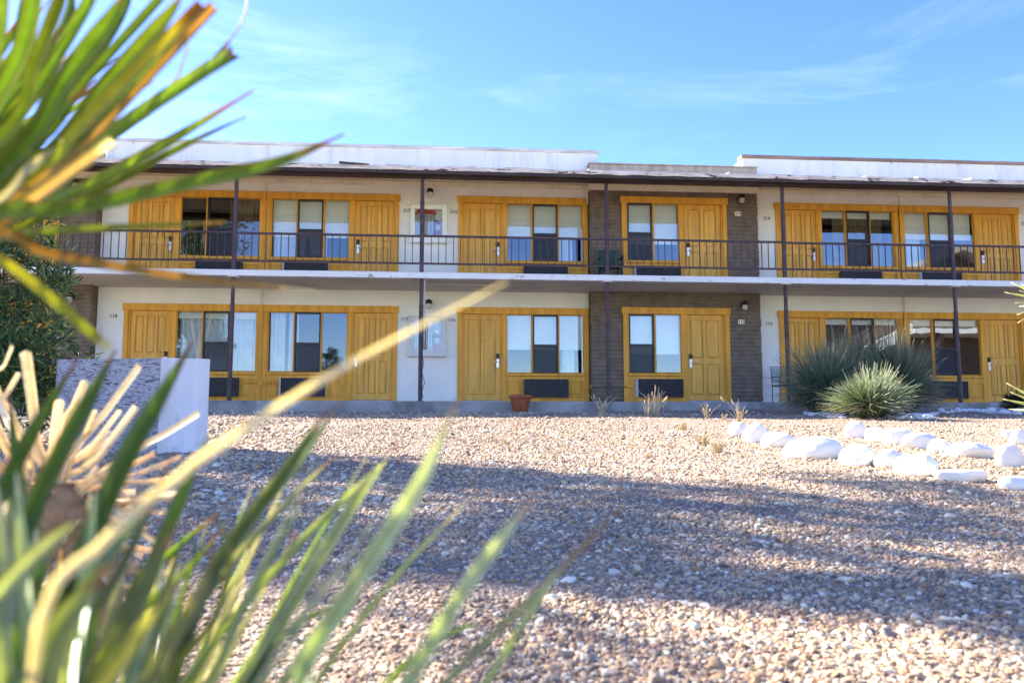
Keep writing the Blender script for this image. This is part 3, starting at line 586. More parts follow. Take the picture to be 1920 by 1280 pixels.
# ---- room numbers
for s, x, z in (('218', -7.6, 5.30), ('217', -.92, 5.27), ('216', .20, 5.27), ('214', 7.91, 5.26), ('118', -7.57, 2.66), ('117', -.94, 2.66), ('116', .17, 2.65), ('114', 7.88, 2.64), ('213', 14.62, 5.26), ('113', 14.62, 2.64)):
    text(s, x, YW-.006, z, .115, digit, motel)
for s, x, z in (('215', 7.07, 5.28), ('115', 7.08, 2.64), ('119', 7.05-15.53, 2.64), ('219', 7.05-15.53, 5.28)):
    w = MB(); w.box(x-.078, x+.078, YB-.034, YB-.01, z-.052, z+.052, .003); obj('number_plate', w, shade_m, motel); text(s, x, YB-.038, z, .10, digit, motel)
# ---- conduits and pipes on the walls
w = MB(); y = YW-.075
w.tube([(-4.215, y, 3.45), (-4.215, y, 5.65)], .016, 8); w.tube([(-4.215, y, ZG), (-4.215, y, 2.96)], .02, 8); w.tube([(11.30, y, 3.45), (11.30, y, 5.65)], .016, 8); w.tube([(11.30, y, ZG), (11.30, y, 2.96)], .02, 8)
for z in (1.6, 2.5, 4.9, 5.3): w.box(-4.25, -4.18, y-.02, YW, z, z+.04); w.box(11.265, 11.335, y-.02, YW, z, z+.04)
w.tube([(-4.62, y, 1.14), (-3.84, y, 1.14)], .011, 8); w.box(-4.27, -4.16, y-.03, y+.03, 1.08, 1.20, .01); w.box(-3.93, -3.88, y-.03, y+.03, 1.10, 1.18, .01); w.tube([(3.3, y, .98), (3.40, y, 1.0), (3.43, y-.22, 1.06), (3.43, y-.22, 1.12)], .011, 8); w.box(3.0, 3.1, y, YW, .92, .97, .01)
w.box(4.25, 4.42, YB-.09, YB-.03, 1.05, 1.10, .01)
obj('conduit', w, orange, motel)
w = MB(); w.tube([(3.44, YB-.05, 1.08), (4.25, YB-.05, 1.08)], .012, 8); w.box(7.42, 7.5, YB-.06, YB, .85, .95, .01)
obj('conduit', w, block, motel)
w = MB(); w.tube([(-4.215, y, 5.651), (-4.215, y, 5.86)], .016, 8); w.tube([(-4.215, y, 2.961), (-4.215, y, 3.33)], .02, 8); w.tube([(11.30, y, 5.651), (11.30, y, 5.86)], .016, 8); w.tube([(11.30, y, 2.961), (11.30, y, 3.33)], .02, 8); w.tube([(-.43, YP+.02, 3.33), (-.43, YP+.02, 1.9)], .014, 8); w.tube([(-.43, YP+.02, 3.25), (-.40, YP+.3, 3.30), (-.30, YP+.8, 3.315), (1.1, YP+.8, 3.315)], .014, 8)
w.tube([(3.5, YP+.1, 3.30), (3.2, YP+.75, 3.32), (3.0, YP+1.2, 3.32)], .01, 6); w.tube([(7.5, YP+.1, 3.30), (7.0, YP+.9, 3.32)], .01, 6); w.box(9.0, 9.3, 19.0, 19.2, 3.305, 3.33, .008); obj('conduit', w, slabu, motel)
w = MB(); pts = []
for k in range(60):
    t = k/59; pts.append((-.47+.05*t+.035*math.sin(t*19)*t, YP-.05, 2.0-1.25*t+.04*math.cos(t*23)*t))
w.tube(pts, .007, 6); obj('cable', w, blackp, motel)
w = MB(); w.box(3.405, 3.44, YW-.03, YW-.001, 3.45, 5.86); w.tube([(3.42, YW-.12, 5.5), (3.42, YW-.12, 5.85)], .03, 8); obj('corner_trim', w, cream, motel)
# ---- hose cabinets with extinguishers
for (z0, z1, lbl, up) in ((4.49, 5.38, 'upper floor', 1), (1.79, 2.70, 'ground floor', 0)):
    x0_, x1_ = -.82, .03; y = YW; w = MB()
    w.box(x0_, x1_, y-.012, y-.0005, z0, z1); t = .10
    w.box(x0_, x0_+t, y-.16, y-.012, z0, z1, .006); w.box(x1_-t, x1_, y-.16, y-.012, z0, z1, .006); w.box(x0_+t, x1_-t, y-.158, y-.012, z0, z0+t+.04, .006); w.box(x0_+t, x1_-t, y-.158, y-.012, z1-t, z1, .006)
    w.box(x0_-.02, x1_+.02, y-.175, y-.001, z1+.001, z1+.02, .004); w.box(x0_-.02, x1_+.02, y-.175, y-.001, z0-.02, z0-.001, .004)
    cab = obj('hose_cabinet', w, shade_m if up else white_board, motel)
    w = MB(); w.box(x0_+t, x1_-t, y-.152, y-.149, z0+t+.04, z1-t); obj('glass_door', w, glass, cab)
    hr = MB(); a, b = x0_+.14, x0_+.56; zt = z1-.20
    for k in range(11):
        x = a+(b-a)*k/10; e = .035*math.sin(k/10*math.pi); hr.tube([(x, y-.05-.03*(k % 2), zt), (x+.006, y-.055-.03*(k % 2), z0+.18-e*.5)], .019, 6)
    obj('fire_hose', hr, hosem, cab, True)
    hr = MB(); hr.box(a-.03, b+.04, y-.10, y-.02, zt, zt+.035); 
    obj('hose_rack', hr, red if up else silverp, cab)
    hr = MB(); hr.tube([(a+.02, y-.08, zt+.08), (b+.03, y-.08, zt+.05)], .024, 8)
    for k in range(3): hr.tube([(a+.05+k*.16, y-.10, zt+.05), (a+.05+k*.16, y-.08, zt+.12)], .04, 10)
    obj('hose_valve', hr, red if up else silverp, cab, True)
    ex = x1_-.20; ez = z0+.142
    e = thing('fire_extinguisher', 'red fire extinguisher with pale label inside the glass cabinet on the %s' % lbl, 'fire extinguisher', (ex, y-.08, ez), 'fire extinguishers in the wall cabinets')
    w = MB(); w.lathe([(.058, .0), (.062, .01), (.062, .30), (.052, .345), (.025, .365), (.022, .38)], (ex, y-.08, ez), 20); cy = obj('cylinder', w, red, e, True)
    w = MB(); w.lathe([(.0635, .14), (.0635, .28)], (ex, y-.08, ez), 20); obj('label', w, label_m, e, True)
    w = MB(); w.box(ex-.02, ex+.02, y-.10, y-.06, ez+.38, ez+.41); w.box(ex-.06, ex+.02, y-.09, y-.07, ez+.41, ez+.425); w.box(ex-.07, ex+.02, y-.09, y-.07, ez+.44, ez+.452); w.box(ex+.0, ex+.02, y-.09, y-.07, ez+.425, ez+.44); obj('valve_head', w, silver, e)
    w = MB(); w.tube([(ex-.02, y-.08, ez+.40), (ex-.085, y-.08, ez+.38), (ex-.095, y-.085, ez+.25), (ex-.085, y-.09, ez+.08)], .012, 8); w.lathe([(.012, .04), (.02, .0)], (ex-.085, y-.09, ez+.04), 8); obj('hose', w, blackp, e, True)

# ================================================================== pot, chairs, box
p = at(976, 773, 17.75); pz = gz(p.x, 17.75)
pot = thing('flower_pot', 'round terracotta pot standing empty on the gravel at the foot of the walkway', 'flower pot', (p.x, 17.75, pz))
w = MB(); w.lathe([(.13, 0), (.15, .015), (.215, .27), (.218, .275), (.245, .28), (.250, .345), (.235, .352), (.222, .345), (.215, .29), (.20, .29)], (p.x, 17.75, pz), 32); obj('pot_body', w, terracotta, pot, True)
w = MB(); w.lathe([(.205, .27), (.20, .285), (.01, .29)], (p.x, 17.75, pz), 24); obj('soil', w, soil, pot)
# green plastic armchair on the gallery
def plastic_chair(x, y, z, rz):
    t = thing('plastic_chair', 'dark green plastic armchair against the brown block wall behind the upper railing', 'chair', (x, y, z)); t.rotation_euler.z = rz
    def P(mb): mb.v = [(a+x, b+y, c+z) for a, b, c in mb.v]; return mb
    for sx in (-1, 1):
        for sy in (-1, 1): w = MB(); w.tube([(sx*.25, sy*.23, 0), (sx*.215, sy*.19, .40)], [.018, .028], 8); obj('leg', P(w), greenp, t, True)
        w = MB(); w.box(sx*.25-.03, sx*.25+.03, -.25, .22, .61, .635, .008); w.tube([(sx*.25, -.22, .41), (sx*.25, -.24, .62)], .02, 8); obj('armrest', P(w), greenp, t)
    w = MB(); w.box(-.24, .24, -.24, .22, .40, .43, .012); obj('seat', P(w), greenp, t)
    w = MB(); n = 8
    for k in range(7): a = -.21+k*.07; w.box(a-.027, a+.027, .20+.02*abs(k-3)/3, .225+.02*abs(k-3)/3, .43, .80, .006)
    w.box(-.25, .25, .20, .23, .80, .86, .012); w.box(-.25, .25, .20, .228, .50, .54, .01); obj('backrest', P(w), greenp, t); return t
plastic_chair(3.83, 19.35, ZU, 0)
def metal_chair(x, y, z):
    t = thing('metal_chair', 'dull green metal mesh chair beside the bush on the ground floor walkway', 'chair', (x, y, z)); q = lambda P: [(a+x, b+y, c+z) for a, b, c in P]
    w = MB(); w.tube(q([(-.25, .24, 0), (-.25, .22, .44), (-.25, .30, .88), (.25, .30, .88), (.25, .22, .44), (.25, .24, 0)]), .012, 8); w.tube(q([(-.25, -.22, 0), (-.25, -.24, .62), (-.25, .24, .64)]), .012, 8); w.tube(q([(.25, -.22, 0), (.25, -.24, .62), (.25, .24, .64)]), .012, 8)
    w.tube(q([(-.25, -.22, .43), (.25, -.22, .43)]), .011, 8); w.tube(q([(-.25, .22, .43), (.25, .22, .43)]), .011, 8); w.tube(q([(-.25, -.22, .43), (-.25, .22, .43)]), .011, 8); w.tube(q([(.25, -.22, .43), (.25, .22, .43)]), .011, 8); obj('frame', w, greenm, t, True)
    w = MB()
    for k in range(1, 25): a = -.25+k*.02; w.box(x+a-.003, x+a+.003, y-.22, y+.22, z+.432, z+.438)
    for k in range(1, 22): a = -.22+k*.02; w.box(x-.25, x+.25, y+a-.003, y+a+.003, z+.438, z+.443)
    obj('seat', w, greenm, t); w = MB()
    for k in range(1, 25): a = -.25+k*.02; w.tube(q([(a, .235, .52), (a, .29, .85)]), .003, 4)
    for k in range(16): u = k/15; w.box(x-.25, x+.25, y+.233+.055*u-.003, y+.233+.055*u+.003, z+.52+.33*u-.003, z+.52+.33*u+.003)
    w.tube(q([(-.25, .23, .52), (.25, .23, .52)]), .008, 6); obj('backrest', w, greenm, t)
metal_chair(7.92, 19.3, ZG)
# plywood box at the left
a = at(110, 669, 7.5); b_ = at(302, 673, 7.3); c_ = at(394, 670, 7.42)
bz = gz(-2.6, 7.3)
bx = thing('plywood_box', 'low box of weathered grey plywood with one white-painted side panel, standing in the gravel', 'box', ((a.x+c_.x)/2, 7.6, bz))
def slab(p, q, z0, z1, th):
    d = (q-p); d.z = 0; d.normalize(); nn = Vector((-d.y, d.x, 0))*th; P = [p, q, q+nn, p+nn]
    w = MB(); return w.add([(v.x, v.y, z0) for v in P]+[(v.x, v.y, z1) for v in P], [(0, 1, 5, 4), (1, 2, 6, 5), (2, 3, 7, 6), (3, 0, 4, 7), (4, 5, 6, 7), (0, 3, 2, 1)])
a.z = b_.z = c_.z = 0; ztop = at(302, 671, 7.3).z
obj('front_panel', slab(a, b_, bz-.05, ztop, .018), ply, bx); 
w = slab(b_+Vector((.002, -.004, 0)), c_, bz-.02, ztop+.004, .02); obj('side_panel', w, white_board, bx)
bk = Vector((-.235, .60, 0)); bc = Vector((-.21, .60, 0)); obj('rear_panel', slab(a+bk, c_+bc, bz-.05, ztop-.01, .018), ply, bx)
obj('end_panel', slab(a+Vector((.0, .02, 0)), a+bk-Vector((0, .002, 0)), bz-.05, ztop-.005, .018), ply, bx); obj('end_panel', slab(c_+Vector((-.02, .022, 0)), c_+bc+Vector((-.02, -.002, 0)), bz-.05, ztop-.005, .018), white_board, bx)

# ================================================================== rocks
def rock_mb(p, w_, h_, d_, seed, flat=0):
    import bmesh
    bm = bmesh.new(); bmesh.ops.create_icosphere(bm, subdivisions=4, radius=1); r = random.Random(seed); o = Vector((r.uniform(0, 90), r.uniform(0, 90), r.uniform(0, 90)))
    pl = [(Vector((r.gauss(0, 1), r.gauss(0, 1), r.gauss(0, .7))).normalized(), r.uniform(.72, .94)) for _ in range(7)]
    for v in bm.verts:
        c = v.co.copy(); c *= 1+.22*noise.noise(c*.9+o)+.05*noise.noise(c*3+o)
        for n_, dd in pl:
            e = c.dot(n_)-dd
            if e > 0: c -= n_*e*(.6 if not flat else .92)
        if flat and c.z > .35: c.z = .35+(c.z-.35)*.15
        c.z = max(c.z, -.85); c += Vector((1, 1, 1))*.012*noise.noise(c*7+o)
        v.co = Vector((c.x*w_/2, c.y*d_/2, (c.z+.62)*h_/1.5))
    mb = MB(); mb.add([v.co+p for v in bm.verts], [tuple(v.index for v in f.verts) for f in bm.faces]); bm.free(); return mb
def rock(px, pb, wpx, hpx, label, seed, group, small=False, flat=0):
    p = G(px, pb-3); D = p.y; w_ = wpx*1.1/F*D; h_ = hpx/F*D*1.02; d_ = w_*(.62+.2*random.Random(seed).random())
    p.y += d_*.40; p.z = gz(p.x, p.y)-.13*h_
    o = obj('rock' if not small else 'stone', rock_mb(p-p, w_, h_, d_, seed, flat), rockm if not small else rockm_s, None, True, p)
    o['label'] = label; o['category'] = 'rock' if not small else 'stone'; o['group'] = group; return o
fr_ = [(1386, 819, 34, 27, 'small rounded white rock at the far left end of the front row'), (1424, 833, 52, 38, 'grey-marked white rock second from the left end of the front row'), (1470, 843, 66, 31, 'low pillow-shaped white rock, third from the left in the front row'),
 (1541, 863, 108, 43, 'widest white rock of the front row, long and pointed at its left end'), (1618, 877, 68, 44, 'white rock with a dark chip, right of the longest rock in the front row'), (1677, 882, 62, 39, 'round white rock between the chipped one and the large block in the front row'),
 (1733, 896, 84, 43, 'large smooth white rock with a slanting right side in the front row'), (1820, 908, 94, 37, 'flat-topped angular white rock with a bare brown underside'), (1918, 922, 66, 42, 'white rock cut by the right edge of the photo in the front row')]
for i, r in enumerate(fr_): rock(r[0], r[1], r[2], r[3], r[4], 20+i, 'white rocks of the front row edging the path', flat=(1 if i in (7, 8) else 0))
bk_ = [(1612, 824, 42, 33, 'upright round white rock at the left end of the back row'), (1648, 832, 42, 30, 'small white rock second in the back row'), (1693, 837, 54, 33, 'oval white rock third in the back row'), (1735, 845, 68, 34, 'broad white rock in the middle of the back row, behind a rounder one'),
 (1771, 853, 44, 28, 'rounded white rock leaning on the broad one in the back row'), (1834, 862, 86, 31, 'long low white rock after the gap in the back row'), (1903, 878, 52, 42, 'pointed white rock at the right end of the back row'), (1896, 823, 24, 14, 'small white stone standing alone far right behind the rows'), (1918, 836, 34, 30, 'white rock at the right edge of the photo behind the back row')]
for i, r in enumerate(bk_): rock(r[0], r[1], r[2], r[3], r[4], 52+i, 'white rocks of the back row edging the path')
bd = [(1768, 773, 13, 9), (1778, 775, 9, 6), (1787, 774, 10, 7), (1798, 772, 13, 9), (1811, 772, 15, 7), (1823, 771, 16, 6), (1834, 771, 15, 6), (1846, 773, 18, 7), (1862, 775, 21, 12), (1888, 776, 27, 10), (1910, 777, 20, 10)]
for i, r in enumerate(bd): rock(r[0], r[1]+3, r[2], r[3], 'small whitewashed stone in the shaded border along the walkway', 80+i, 'small stones of the shaded border', True)
rr_ = random.Random(5)
for i in range(13): rock(1518+i*5.5+rr_.uniform(-2, 2), 776+i*.6+rr_.uniform(0, 6), rr_.uniform(13, 22), rr_.uniform(6, 9), 'flat whitewashed stone on the ground at the left foot of the bushes', 100+i, 'flat stones left of the bushes', True, 1)
for i in range(17): rock(1692+(i % 9)*8+rr_.uniform(-3, 3), 779+(i//9)*6+rr_.uniform(0, 4), rr_.uniform(14, 24), rr_.uniform(6, 10), 'flat whitewashed stone on the ground at the right foot of the bushes', 130+i, 'flat stones right of the bushes', True, 1)

# ================================================================== blades and leaves
def catmull(P, n):
    P = [Vector(p) for p in P]; P = [P[0]*2-P[1]]+P+[P[-1]*2-P[-2]]; out = []; m = len(P)-3
    for i in range(n+1):
        u = i/n*m; k = min(int(u), m-1); t = u-k; a, b, c, d = P[k:k+4]
        out.append(.5*((2*b)+(c-a)*t+(2*a-5*b+4*c-d)*t*t+(3*b-a-3*c+d)*t**3))
    return out
def lerp(a, b, t): return tuple(x+(y-x)*t for x, y in zip(a, b))
def ribbon(mb, P, W_, cb, ct, face, n=14, keel=.22, tipw=.06, tipcol=None, tipat=.9, basew=.85, blunt=False, edge=None, taper=1.9):
    lv = [random.uniform(.65, 1.35) for _ in range(2)]+[random.uniform(.8, 1.5)]; of = random.uniform(0, 40)  # lv: random side and keel brightness, puts pale streak highlights into the blade colour
    Q = catmull(P, n); vs = []; cs = []; fs = []
    for i, q in enumerate(Q):
        t = i/n; T = (Q[min(i+1, n)]-Q[max(i-1, 0)]).normalized(); s = T.cross(face).normalized(); nn = s.cross(T)
        w_ = W_*(basew+(1-basew)*min(1, t*3)); w_ *= (1 if blunt else max(tipw, max(0, min(1, (1-t)*taper))**.8)) ; h = w_/2; th = .0012+.04*w_
        vs += [q-s*h+nn*keel*h, q-nn*keel*h, q+s*h+nn*keel*h, q+s*h*.98+nn*(keel*h-th*.5), q-nn*(keel*h+th), q-s*h*.98+nn*(keel*h-th*.5)]
        c = lerp(cb, ct, t)
        if tipcol and t > tipat: c = lerp(c, tipcol, min(1, (t-tipat)/(1-tipat)*2.2))
        e = lerp(c, edge, .6) if edge else c
        cs += [tuple(a*f for a in k[:3])+(of+u,) for k, f, u in ((e, lv[0], 0), (c, lv[2], .5), (e, lv[1], 1), (e, lv[1], 1), (c, lv[2], .5), (e, lv[0], 0))]
    for i in range(n):
        for k in range(6): fs.append((i*6+k, i*6+(k+1) % 6, i*6+6+(k+1) % 6, i*6+6+k))
    fs += [(5, 4, 3, 2, 1, 0), tuple(n*6+k for k in range(6))]
    mb.add(vs, fs, cs)
GR = (.27, .39, .06); DG = (.16, .26, .045); YG = (.30, .36, .05); PG = (.60, .66, .36); OR = (.52, .32, .12); BR = (.26, .14, .08); CR = (.76, .71, .58); YE = (.75, .66, .06); TP = (.40, .17, .12); BG = (.17, .27, .10)
def leafset(mb, C0, data, seed=1):
    r = random.Random(seed)
    for d in data:
        pts, wpx, ys_, cb, ct = d[:5]; opt = d[5] if len(d) > 5 else {}
        m = len(pts); P = [at(x, y, ys_[0]+(ys_[1]-ys_[0])*i/(m-1)) for i, (x, y) in enumerate(pts)]
        if opt.get('root', True): P = [C0+Vector((r.uniform(-.02, .02), r.uniform(-.02, .02), r.uniform(-.02, .02)))]+P
        W_ = wpx/F*(sum(ys_)/2)*.95; face = (-P[len(P)//2]).normalized()+Vector((r.uniform(-.3, .3), r.uniform(-.3, .3), r.uniform(-.1, .5)))
        ribbon(mb, P, W_, cb, ct, face, 26, keel=.42, tipcol=opt.get('tip', TP), tipat=opt.get('tipat', .9), blunt=opt.get('blunt', False), tipw=opt.get('tipw', .14), taper=opt.get('taper', 3.6), edge=opt.get('edge', (.30, .30, .06)))
# --- tall yucca whose head enters at the upper left
CU = at(-330, 590, .98)
yu = thing('yucca_plant', 'tall yucca with long green blades fanning in from the upper left corner', 'yucca', (CU.x-.05, CU.y, gz(CU.x, CU.y)), 'yuccas in the left foreground')
w = MB()
U = [([(-60, 260), (30, -260)], 37, (.92, .8), DG, GR), ([(0, 170), (70, -60), (110, -200)], 35, (.9, .8), GR, GR), ([(-90, 300), (-40, -100)], 37, (1.0, 1.0), DG, DG), ([(-20, 300), (50, 20), (80, -150)], 27, (1.05, 1.1), DG, BG),
 ([(0, 260), (60, 130), (112, 0), (150, -110)], 27, (.85, .75), GR, YG), ([(14, 245), (110, 100), (168, 0), (200, -60)], 24, (1.0, .95), DG, GR), ([(28, 290), (110, 165), (190, 60), (240, -20)], 39, (.88, .82), DG, GR, {'edge': (.28, .30, .08)}),
 ([(60, 280), (157, 157), (298, 0), (330, -40)], 18, (1.05, 1.0), GR, GR), ([(56, 320), (190, 165), (300, 45), (345, -15)], 30, (.86, .8), DG, YG), ([(40, 350), (150, 235), (300, 85), (378, 8)], 25, (.82, .82), GR, YE, {'tip': (.25, .12, .02), 'tipat': .82, 'blunt': True}),
 ([(60, 330), (197, 205), (310, 100), (400, 12)], 22, (.95, 1.0), GR, YG, {'tip': OR, 'tipat': .7, 'blunt': True}), ([(30, 370), (150, 280), (284, 140), (402, 14)], 16, (.80, .9), (.34, .25, .08), (.42, .29, .10), {'tip': OR, 'blunt': True}),
 ([(40, 390), (210, 250), (365, 145), (440, 99)], 27, (.9, 1.05), GR, GR, {'tip': BR, 'tipat': .95, 'blunt': True}), ([(300, 195), (380, 140), (436, 70)], 14, (1.0, 1.06), GR, YG, {'root': False, 'tip': (.35, .15, .08), 'tipat': .8}),
 ([(20, 410), (160, 350), (310, 270), (475, 170)], 23, (.95, 1.1), GR, YG, {'tip': TP, 'tipat': .86, 'tipw': .2}), ([(40, 425), (200, 350), (340, 275), (461, 219)], 14, (1.0, 1.1), YG, GR, {'tip': (.12, .08, .10), 'tipat': .8, 'tipw': .2}),
 ([(-40, 410), (120, 393), (330, 348), (520, 305), (645, 252)], 29, (.72, .98), DG, GR, {'tip': TP, 'tipat': .84}), ([(-40, 440), (40, 390), (130, 325), (212, 266)], 24, (.74, .74), OR, (.6, .48, .28), {'blunt': True, 'tip': CR}),
 ([(-60, 460), (60, 437), (220, 427), (425, 417)], 16, (.75, .9), YG, YG, {'tip': OR, 'tipat': .9, 'tipw': .4}), ([(-40, 450), (100, 478), (350, 520), (590, 546)], 19, (.68, .85), (.40, .24, .05), OR, {'tip': CR, 'tipat': .9, 'tipw': .4}),
 ([(-260, 420), (-100, 440), (20, 500), (120, 580), (205, 655)], 20, (.70, .78), YE, YG, {'root': False, 'tip': CR, 'tipat': .94, 'blunt': True}), ([(-30, 400), (60, 310), (150, 255)], 16, (.8, .85), CR, CR, {'tip': CR}),
 ([(-80, 330), (40, 200), (120, 60), (140, -40)], 27, (1.1, 1.15), DG, BG), ([(-30, 330), (120, 180), (220, 40), (260, -60)], 24, (1.12, 1.15), DG, GR), ([(0, 370), (130, 260), (240, 130), (330, 20)], 27, (1.1, 1.15), DG, GR),
 ([(-60, 350), (60, 250), (160, 170)], 28, (1.0, 1.0), DG, GR), ([(-60, 400), (40, 320), (180, 230)], 32, (.95, .95), DG, YG), ([(-90, 420), (30, 345), (120, 300)], 27, (1.05, 1.05), GR, YG)]
r = random.Random(31)
for k in range(34):
    a = r.uniform(0, 1); tx = -60+a*330+r.uniform(-40, 40); ty = -120+a*330+r.uniform(-60, 60); Y = r.uniform(1.0, 1.35)
    U.append(([(-330+(tx+330)*.45+r.uniform(-15, 15), 590+(ty-590)*.45+r.uniform(-15, 15)), (tx, ty)], r.uniform(12, 26), (Y, Y+r.uniform(-.1, .2)), r.choice([DG, DG, GR, BG]), r.choice([GR, GR, YG, DG])))
leafset(w, CU, U, 3)
obj('foliage', w, leaf, yu)
w = MB()
for P in ([(436, 70), (452, 45), (462, 20), (466, -10)], [(348, 60), (350, 95), (335, 140), (305, 180)], [(112, 70), (106, 90), (102, 110)]): w.tube([at(x, y, 1.05) for x, y in P], .0016, 5, col=CR if P[0][0] != 112 else TP)
obj('leaf_fibre', w, drym, yu, True)
w = MB(); b0 = Vector((CU.x-.05, CU.y, gz(CU.x, CU.y)-.05)); w.tube([b0, b0+Vector((.02, .01, .4)), CU+Vector((-.02, 0, -.1)), CU+Vector((.02, 0, .05))], [.10, .085, .08, .05], 14); obj('trunk', w, fibre, yu, True)
w = MB(); r = random.Random(11)
for k in range(60):                                     # hanging dead leaves round the trunk
    a = r.uniform(0, 6.28); z = r.uniform(.25, 1.05)*(CU.z-b0.z); s0 = b0+Vector((math.cos(a)*.07, math.sin(a)*.07, z)); ln = r.uniform(.18, .30)
    ribbon(w, [s0, s0+Vector((math.cos(a)*.07, math.sin(a)*.07, -.05)), s0+Vector((math.cos(a)*.09, math.sin(a)*.09, -ln))], .018, CR, OR, Vector((math.cos(a), math.sin(a), .2)), 6)
for k in range(16):                                     # blades on the far side of the head, away from the picture
    a = r.uniform(R_(70), R_(290)); e = r.uniform(-.2, 1.3); d = Vector((math.cos(a)*math.cos(e), math.sin(a)*math.cos(e)*.9, math.sin(e)))
    if d.y > .2: d.x = -abs(d.x)
    ln = r.uniform(.4, .6); ribbon(w, [CU, CU+d*ln*.5, CU+d*ln+Vector((0, 0, -.05))], .028, DG, GR, Vector((-d.z*.5, .2, 1)), 8, tipcol=TP)
obj('outer_leaves', w, leaf, yu, True)
# --- low yucca at the bottom left
CL = at(90, 1760, .80)
yl = thing('yucca_plant', 'low yucca with green and pale blades rising from the bottom left corner', 'yucca', (CL.x, CL.y, gz(CL.x, CL.y)), 'yuccas in the left foreground')
w = MB()
Lf = [([(-60, 1080), (0, 930), (60, 810), (146, 672)], 28, (.75, .95), DG, GR), ([(-40, 1250), (30, 1030), (110, 850), (170, 740), (217, 655)], 33, (.66, .9), DG, GR, {'tip': TP}), ([(40, 1330), (150, 1050), (240, 850), (300, 745), (362, 640)], 38, (.62, .9), (.06, .12, .02), GR),
 ([(160, 1400), (260, 1130), (340, 930), (398, 800)], 28, (.75, .92), GR, GR, {'tip': CR, 'tipat': .85}), ([(60, 1250), (200, 1010), (340, 890), (390, 850), (640, 690), (950, 528)], 19, (.46, .50), (.50, .45, .33), (.72, .66, .54), {'tip': CR, 'edge': CR}),
 ([(300, 1330), (400, 1070), (530, 890), (618, 762)], 28, (.68, .85), (.16, .18, .05), GR, {'edge': (.4, .36, .2)}), ([(280, 1400), (370, 1130), (470, 975), (570, 850), (640, 752)], 21, (.8, 1.0), GR, PG, {'tip': TP}),
 ([(290, 1300), (400, 1100), (530, 950), (640, 843)], 15, (.85, 1.05), GR, PG, {'tip': (.35, .16, .10), 'edge': (.55, .45, .35)}), ([(300, 1370), (400, 1205), (560, 1020), (680, 905), (724, 862)], 16, (.85, 1.05), GR, PG, {'tip': CR, 'edge': (.4, .4, .18)}),
 ([(400, 1400), (520, 1170), (620, 1010), (716, 872)], 25, (.7, .85), DG, BG, {'tip': PG}), ([(470, 1450), (580, 1230), (700, 1040), (790, 900), (860, 745)], 33, (.46, .55), GR, (.62, .66, .46), {'tip': (.50, .32, .25), 'edge': (.62, .66, .48)}),
 ([(640, 1500), (760, 1290), (860, 1120), (940, 1010), (1008, 925)], 28, (.48, .60), GR, (.58, .62, .44), {'tip': TP, 'tipat': .86, 'edge': (.6, .62, .45)}), ([(620, 1500), (760, 1360), (900, 1215), (1040, 1080), (1165, 948)], 18, (.55, .7), BG, (.50, .46, .34), {'tip': (.35, .17, .11), 'tipat': .8}),
 ([(560, 1500), (717, 1290), (830, 1195), (930, 1160)], 12, (.7, .85), GR, GR), ([(760, 1500), (905, 1290), (1000, 1140), (1064, 1052)], 16, (.55, .65), BG, PG), ([(500, 1400), (640, 1210), (760, 1060), (885, 930)], 12, (.75, .9), YG, PG, {'tip': CR, 'tipat': .85}),
 ([(0, 1400), (100, 1200), (180, 1080), (230, 1010), (300, 930)], 29, (.52, .6), BG, (.30, .38, .20)), ([(-80, 1250), (0, 1110), (90, 1020), (170, 960)], 31, (.5, .55), PG, (.40, .42, .26)), ([(60, 1450), (200, 1250), (260, 1100), (330, 985)], 40, (.56, .62), (.10, .16, .05), (.24, .26, .12)),
 ([(130, 1420), (230, 1200), (300, 1060), (410, 960)], 21, (.9, 1.05), DG, GR), ([(120, 1400), (220, 1190), (340, 1080), (420, 990)], 18, (.9, 1.0), GR, YG), ([(220, 1420), (300, 1230), (370, 1120), (400, 1030)], 29, (.52, .58), (.25, .30, .12), (.36, .32, .14)),
 ([(250, 1420), (330, 1250), (400, 1160), (430, 1040), (390, 930)], 16, (.62, .7), YG, (.4, .36, .1)), ([(-60, 1500), (20, 1260), (60, 1120), (110, 960)], 36, (.6, .66), DG, BG), ([(-90, 1400), (-20, 1200), (30, 1010), (80, 870)], 33, (.8, .9), DG, DG),
 ([(20, 1400), (110, 1240), (230, 1060), (330, 840)], 20, (.7, .8), BG, (.3, .3, .2)), ([(360, 1400), (470, 1250), (560, 1170), (640, 1130)], 16, (.9, 1.0), DG, GR), ([(420, 1420), (520, 1290), (620, 1180), (700, 1085)], 15, (.85, .9), GR, GR, {'edge': CR}),
 ([(200, 1420), (330, 1190), (450, 1010), (560, 860)], 25, (.95, 1.1), GR, GR, {'edge': (.45, .42, .3)}), ([(-60, 1500), (60, 1320), (110, 1180), (200, 1060)], 56, (.5, .52), (.16, .22, .1), (.28, .34, .18)), ([(0, 1500), (150, 1340), (260, 1190), (330, 1090)], 28, (.48, .5), YE, (.34, .34, .12))]
r = random.Random(77)
for k in range(40):
    a = r.uniform(0, 1)**1.3; tx = -70+a*560+r.uniform(-40, 40); ty = 900+a*190+r.uniform(-80, 160); Y = r.uniform(.62, 1.15)
    Lf.append(([(90+(tx-90)*.5-r.uniform(0, 40), 1760+(ty-1760)*.5), (90+(tx-90)*.8, 1760+(ty-1760)*.8), (tx, ty)], r.uniform(9, 24), (Y*.85, Y), r.choice([DG, GR, PG, YG, GR]), r.choice([GR, PG, YG, PG, CR]), {'edge': r.choice([(.45, .48, .2), CR, CR, (.6, .58, .35)]), 'tip': r.choice([TP, CR, OR])}))
